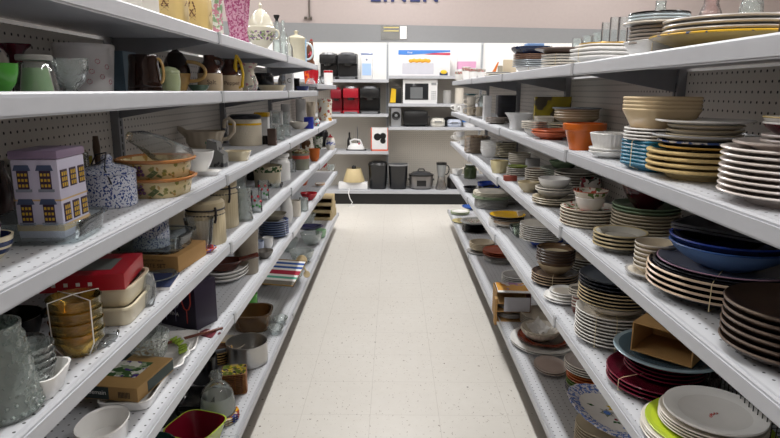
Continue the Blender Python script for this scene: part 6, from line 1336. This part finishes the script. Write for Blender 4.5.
part(t, 'bowl_picture', lambda bm: prism(bm, [(.19, .005), (.29, .005), (.29, .04), (.19, .04)], -.1125, -.110), mat('picture_navy', '2a3a5c', .5), smooth=False)
part(t, 'fruit_picture', lambda bm: loft(bm, [(0, 0), (.04, 0), (.03, .003), (0, .004)], 20, 1, .6), mat('fruit_yellow', 'e8c22e', .5)).matrix_local = Matrix.Translation((.24, -.113, .045)) @ Matrix.Rotation(R(90), 4, 'X')
text('lettering', 'Rival', .032, PAPER, t, (-w_ / 2 + .14, -.1142, h - .030), (R(90), 0, 0), .0003)
t, w_, h = boxp('pink_box', 'white box with pink band next to the toaster oven carton', 'box', 466, zr[0], 17, 22, .16, mat('carton_white', 'eceaec', .4), .15)
part(t, 'pink_band', lambda bm: bx(bm, -w_ / 2 - .001, w_ / 2 + .001, -.0815, .08, h * .3, h * .62), mat('carton_pink', 'dba2c4', .5), smooth=False)
# microwave
t, w_, h = boxp('microwave_oven', 'white microwave oven on the wall shelf', 'microwave', 419.5, zE, 33.5, 23.5, .28, WP, .18)
part(t, 'door_window', lambda bm: bx(bm, -w_ / 2 + .025, w_ / 2 - .11, -.145, -.139, .045, h - .055, 0, .004), mat('dark_glass', '25272a', .12), label='dark door window')
part(t, 'reflection_grid', lambda bm: bx(bm, -w_ / 2 + .09, w_ / 2 - .18, -.1465, -.1455, .06, h - .10), mat('window_grid', '6b6e70', .3), smooth=False)
part(t, 'control_panel', lambda bm: [bx(bm, w_ / 2 - .075, w_ / 2 - .015, -.1425, -.139, h - .075, h - .045)] + [bx(bm, w_ / 2 - .072 + i * .02, w_ / 2 - .06 + i * .02, -.1425, -.139, .05 + j * .022, .062 + j * .022) for i in range(3) for j in range(5)], mat('panel_grey', '9a9da0', .4), smooth=False)
t, w_, h = boxp('yellow_box', 'black gadget with yellow side next to the microwave', 'gadget', 395.5, zE, 11, 15, .14, BLACK, .14)
part(t, 'yellow_side', lambda bm: prism(bm, [(-w_ / 2, .01), (-w_ / 2 + .07, .01), (-w_ / 2 + .075, h - .02), (-w_ / 2 + .02, h - .005)], -.074, -.069), mat('bright_yellow', 'e3b91e', .4), smooth=False)
V('white_canister', 'grey white canister on the wall shelf past the microwave', 'canister', None, 0, .05, CYL, [GREYC], H=.16, loc=on_wall(447, zE, .12))
V('white_canister', 'white glass canister next to the grey white one', 'canister', None, 0, .055, CYL, [WARM], H=.19, loc=on_wall(459, zE, .12))
# middle shelf of that bay
p = on_wall(396, zF_, .13); t = root('speaker', p, 0, 'silver loudspeaker with round black cone', 'speaker')
part(t, 'cabinet', lambda bm: bx(bm, -.062, .062, -.07, .07, 0, .24, 0, .010), SIL)
part(t, 'cone', lambda bm: loft(bm, [(0, .004), (.03, .0), (.046, .012), (.052, .012), (.052, 0)], 30), BLACK).matrix_local = Matrix.Translation((0, -.07, .135)) @ Matrix.Rotation(R(90), 4, 'X')
part(t, 'cone_cap', lambda bm: loft(bm, [(0, 0), (.02, 0), (.014, .008), (0, .011)], 20), SIL).matrix_local = Matrix.Translation((0, -.072, .135)) @ Matrix.Rotation(R(90), 4, 'X')
p = on_wall(415.5, zF_, .14); t = root('toaster', p, 0, 'black two slice toaster', 'toaster')
part(t, 'body', lambda bm: bx(bm, -.155, .155, -.09, .09, .01, .20, 0, .045), BLACK)
part(t, 'slot', lambda bm: [bx(bm, -.11, .11, y_, y_ + .03, .199, .2025) for y_ in (-.05, .02)], GP, smooth=False)
part(t, 'foot', lambda bm: [bx(bm, x_, x_ + .03, -.06, .06, 0, .014) for x_ in (-.12, .09)], BLACK, smooth=False)
part(t, 'lever', lambda bm: bx(bm, .153, .175, -.02, .02, .11, .13, 0, .004), GP)
for px, m, lab, nm_, cat_, H_ in ((437.5, mat('cream_plastic', 'd6d3c9', .35), 'cream waffle maker with rounded lid', 'waffle_maker', 'waffle maker', .11), (454, mat('ice_plastic', 'c3cbdb', .3), 'pale blue grey electric grill', 'electric_grill', 'grill', .095)):
    p = on_wall(px, zF_, .13); t = root(nm_, p, 0, lab, cat_)
    part(t, 'base', lambda bm: loft(bm, [(0, 0), (.85, 0), (1, .02), (1, H_ * .42), (0, H_ * .42)], 40, .09, .09, 3.5), m)
    part(t, 'lid', lambda bm: loft(bm, [(0, H_ * .48), (1, H_ * .48), (1, H_ * .7), (.8, H_ * .95), (0, H_)], 40, .09, .09, 3.5), m)
    part(t, 'hinge', lambda bm: bx(bm, -.06, .06, .06, .08, .01, H_ * .8), GP)
    part(t, 'handle', lambda bm: tube(bm, [(-.04, -.085, H_ * .6), (-.03, -.11, H_ * .6), (.03, -.11, H_ * .6), (.04, -.085, H_ * .6)], .006, 8), GP)
V('storage_tub', 'pale tub with bright blue lid at the wall shelf end', 'tub', None, 0, .085, [(0, 0), (.85, 0), (.95, .6), (1.05, .62, 1), (1.05, .98, 1), (.9, 1, 1), (0, 1, 1)], [WP, mat('sky_lid', '3f86d8', .35)], H=.10, loc=on_wall(469, zF_, .13), n=3)
p = on_wall(446, zF_, .26); t = root('black_appliance', p, 0, 'flat black appliance behind the waffle maker', 'appliance')
part(t, 'body', lambda bm: prism(bm, [(-.12, 0), (.16, 0), (.16, .11), (.02, .12), (-.12, .06)], -.05, .05), BLACK)
# base shelf
p = on_wall(355, z0, .10); t = root('white_machine', p + Vector((-.02, -.02, 0)), 0, 'long white electric appliance with loose cord under the lampshade', 'appliance')
part(t, 'body', lambda bm: bx(bm, -.185, .185, -.07, .07, 0, .095, 0, .012), WP)
part(t, 'cord', lambda bm: tube(bm, [(-.05, -.07, .02), (-.04, -.16, .01), (-.05, -.195, -.02), (-.03, -.20, -.09), (.0, -.20, -.14), (-.02, -.21, -.168), (.03, -.25, -.17), (-.04, -.30, -.17)], .006, 8), WP, label='white cord')
p = on_wall(354, z0 + .097, .10); t = root('lampshade', p, 0, 'cream pleated lampshade with dark finial', 'lampshade')
t.location.x += -.0
part(t, 'shade', lambda bm: loft(bm, [(1, 0), (1.01, .004), (.66, .165), (.64, .168), (.97, .006)], 96, .135, .135, 2, .012, 48, cap=False, wmin=.0), mat('shade_cream', 'c9b78c', .7))
part(t, 'spider', lambda bm: (tube(bm, [(-.088, 0, .16), (.088, 0, .16)], .003, 6), tube(bm, [(0, -.088, .16), (0, .088, .16)], .003, 6)), STEELD)
part(t, 'finial', lambda bm: loft(bm, [(0, .160), (.025, .160), (.03, .18), (.02, .20), (0, .205)], 20), BLACK, label='dark finial')
for px, w_, lab, lid in ((378, 20, 'black plastic bin with domed top', 1), (398, 20, 'black waste bin with silver rim', 0)):
    p = on_wall(px, z0, .14); r_ = w_ / 2 / S80; t = root('waste_bin', p, 0, lab, 'bin')
    part(t, 'body', lambda bm: loft(bm, [(0, 0), (.80, 0), (.84, .01), (.97, .29), (1, .30), (.93, .30), (.80, .015), (0, .012)], 44, r_, r_ * .85, 3), mat('bin_black', '17181a', .22))
    if lid: part(t, 'dome', lambda bm: loft(bm, [(1.0, .300), (1.02, .31), (.9, .34), (.5, .355), (0, .358)], 44, r_, r_ * .85, 3), mat('bin_black', '17181a', .22))
    else: part(t, 'rim', lambda bm: loft(bm, [(.96, .300), (1.03, .302), (1.03, .318), (.96, .32), (.96, .30)], 44, r_, r_ * .85, 3, cap=False), SIL, label='silver rim')
p = on_wall(421, z0, .15); t = root('slow_cooker', p, 0, 'silver oval slow cooker with black base and lid', 'slow cooker')
part(t, 'housing', lambda bm: loft(bm, [(0, .01), (.86, .01), (.95, .03), (1, .15), (.98, .17), (0, .17)], 48, .155, .12, 2.5), mat('cooker_steel', '8a8785', .3, .8))
part(t, 'base', lambda bm: loft(bm, [(0, 0), (.82, 0), (.84, .012), (0, .012)], 48, .155, .12, 2.5), BLACK)
part(t, 'crock_rim', lambda bm: loft(bm, [(0, .17), (1.03, .17), (1.04, .185), (.9, .19), (0, .19)], 48, .155, .12, 2.5), BLACK)
part(t, 'lid', lambda bm: loft(bm, [(0, .19), (.92, .19), (.7, .215), (.3, .228), (0, .23)], 48, .155, .12, 2.5), mat('lid_smoke', '3a3a3c', .15))
part(t, 'lid_handle', lambda bm: tube(bm, [(-.045, 0, .222), (-.03, 0, .252), (.03, 0, .252), (.045, 0, .222)], .009, 8), BLACK)
part(t, 'handle', lambda bm: [bx(bm, s_ * .155 - .012, s_ * .155 + .012, -.04, .04, .11, .13, 0, .004) for s_ in (-1, 1)], BLACK)
part(t, 'control_panel', lambda bm: bx(bm, -.06, .06, -.128, -.112, .045, .12, 0, .006), BLACK)
p = on_wall(441, z0, .08); t = root('blender', p, 0, 'silver blender with clear jug and black lid', 'blender')
part(t, 'motor_base', lambda bm: loft(bm, [(0, 0), (.072, 0), (.075, .02), (.055, .09), (.045, .15), (.05, .165), (0, .165)], 36, 1, .9), mat('blender_steel', '8e8d8b', .25, .8))
part(t, 'jug', lambda bm: loft(bm, [(.04, .165), (.045, .17), (.065, .32), (.062, .322), (.042, .175)], 36, cap=False), glass('blender_jug', 'b9bcbc', .45))
part(t, 'lid', lambda bm: loft(bm, [(0, .32), (.068, .32), (.066, .345), (.03, .35), (0, .352)], 36), BLACK)
part(t, 'handle', lambda bm: handle(bm, .05, .19, .062, .31, .04, .007), BLACK)
p = on_wall(456, z0, .20); t = root('black_grill', p, 0, 'black cooker half hidden by the right shelves', 'appliance')
part(t, 'body', lambda bm: loft(bm, [(0, 0), (.85, 0), (1, .02), (1, .13), (.8, .16), (0, .17)], 40, .12, .10, 3), BLACK)
part(t, 'brass_knob', lambda bm: loft(bm, [(0, .16), (.03, .16), (.03, .19), (0, .20)], 20), mat('brass', 'a8743c', .4, .5))
p = on_wall(466, z0, .12); t = root('yellow_bottle', p, 0, 'white and yellow spray bottle beyond the right shelves', 'bottle')
part(t, 'body', lambda bm: loft(bm, [(0, 0), (.06, 0), (.06, .16), (.02, .20), (0, .20)], 24, 1, .6), WP)
part(t, 'label_band', lambda bm: loft(bm, [(.0605, .05), (.0615, .051), (.0615, .13), (.0605, .131)], 24, 1, .6, cap=False), mat('bright_yellow', 'e3b91e', .4))
# clear sign holder clipped to the grey band
t = root('sign_holder', (0, BACK - .014, 2.035), 0, 'clear plastic sign holder with yellow strips on the grey band', 'sign holder')
px_ = None
lo, hi = -3., 3.
for _ in range(50):
    m = (lo + hi) / 2
    if proj((m, BACK - .02, 2.1))[0] < 394: lo = m
    else: hi = m
t.location.x = lo
part(t, 'sleeve', lambda bm: bx(bm, -.165, .165, -.003, 0, 0, .175), glass('sleeve', 'dcdcd8', .25, .1), smooth=False)
part(t, 'paper', lambda bm: bx(bm, .075, .16, -.0045, -.003, .01, .165), mat('holder_white', 'dcdcdc', .5), smooth=False)
part(t, 'yellow_strip', lambda bm: [bx(bm, -.13, .06, -.0045, -.003, z_, z_ + .014) for z_ in (.14, .10)], mat('strip_yellow', 'c9b878', .5), smooth=False)
# conduit with clamp on the pink wall
lo, hi = -3., 3.
for _ in range(50):
    m = (lo + hi) / 2
    if proj((m, BACK - .02, 2.4))[0] < 309: lo = m
    else: hi = m
t = root('conduit', (lo, BACK + .008, 2.28), 0, 'thin dark conduit with clamps on the pink wall', 'conduit')
part(t, 'pipe', lambda bm: tube(bm, [(0, 0, .02), (0, 0, CEIL - 2.30)], .010, 8), mat('pipe_brown', '5a524c', .5))
part(t, 'clamp', lambda bm: [bx(bm, x_ - .018, x_ + .018, -.03, .008, 0, .03, 0, .004) for x_ in (-.045, .015)], mat('clamp_dark', '4a443c', .4))
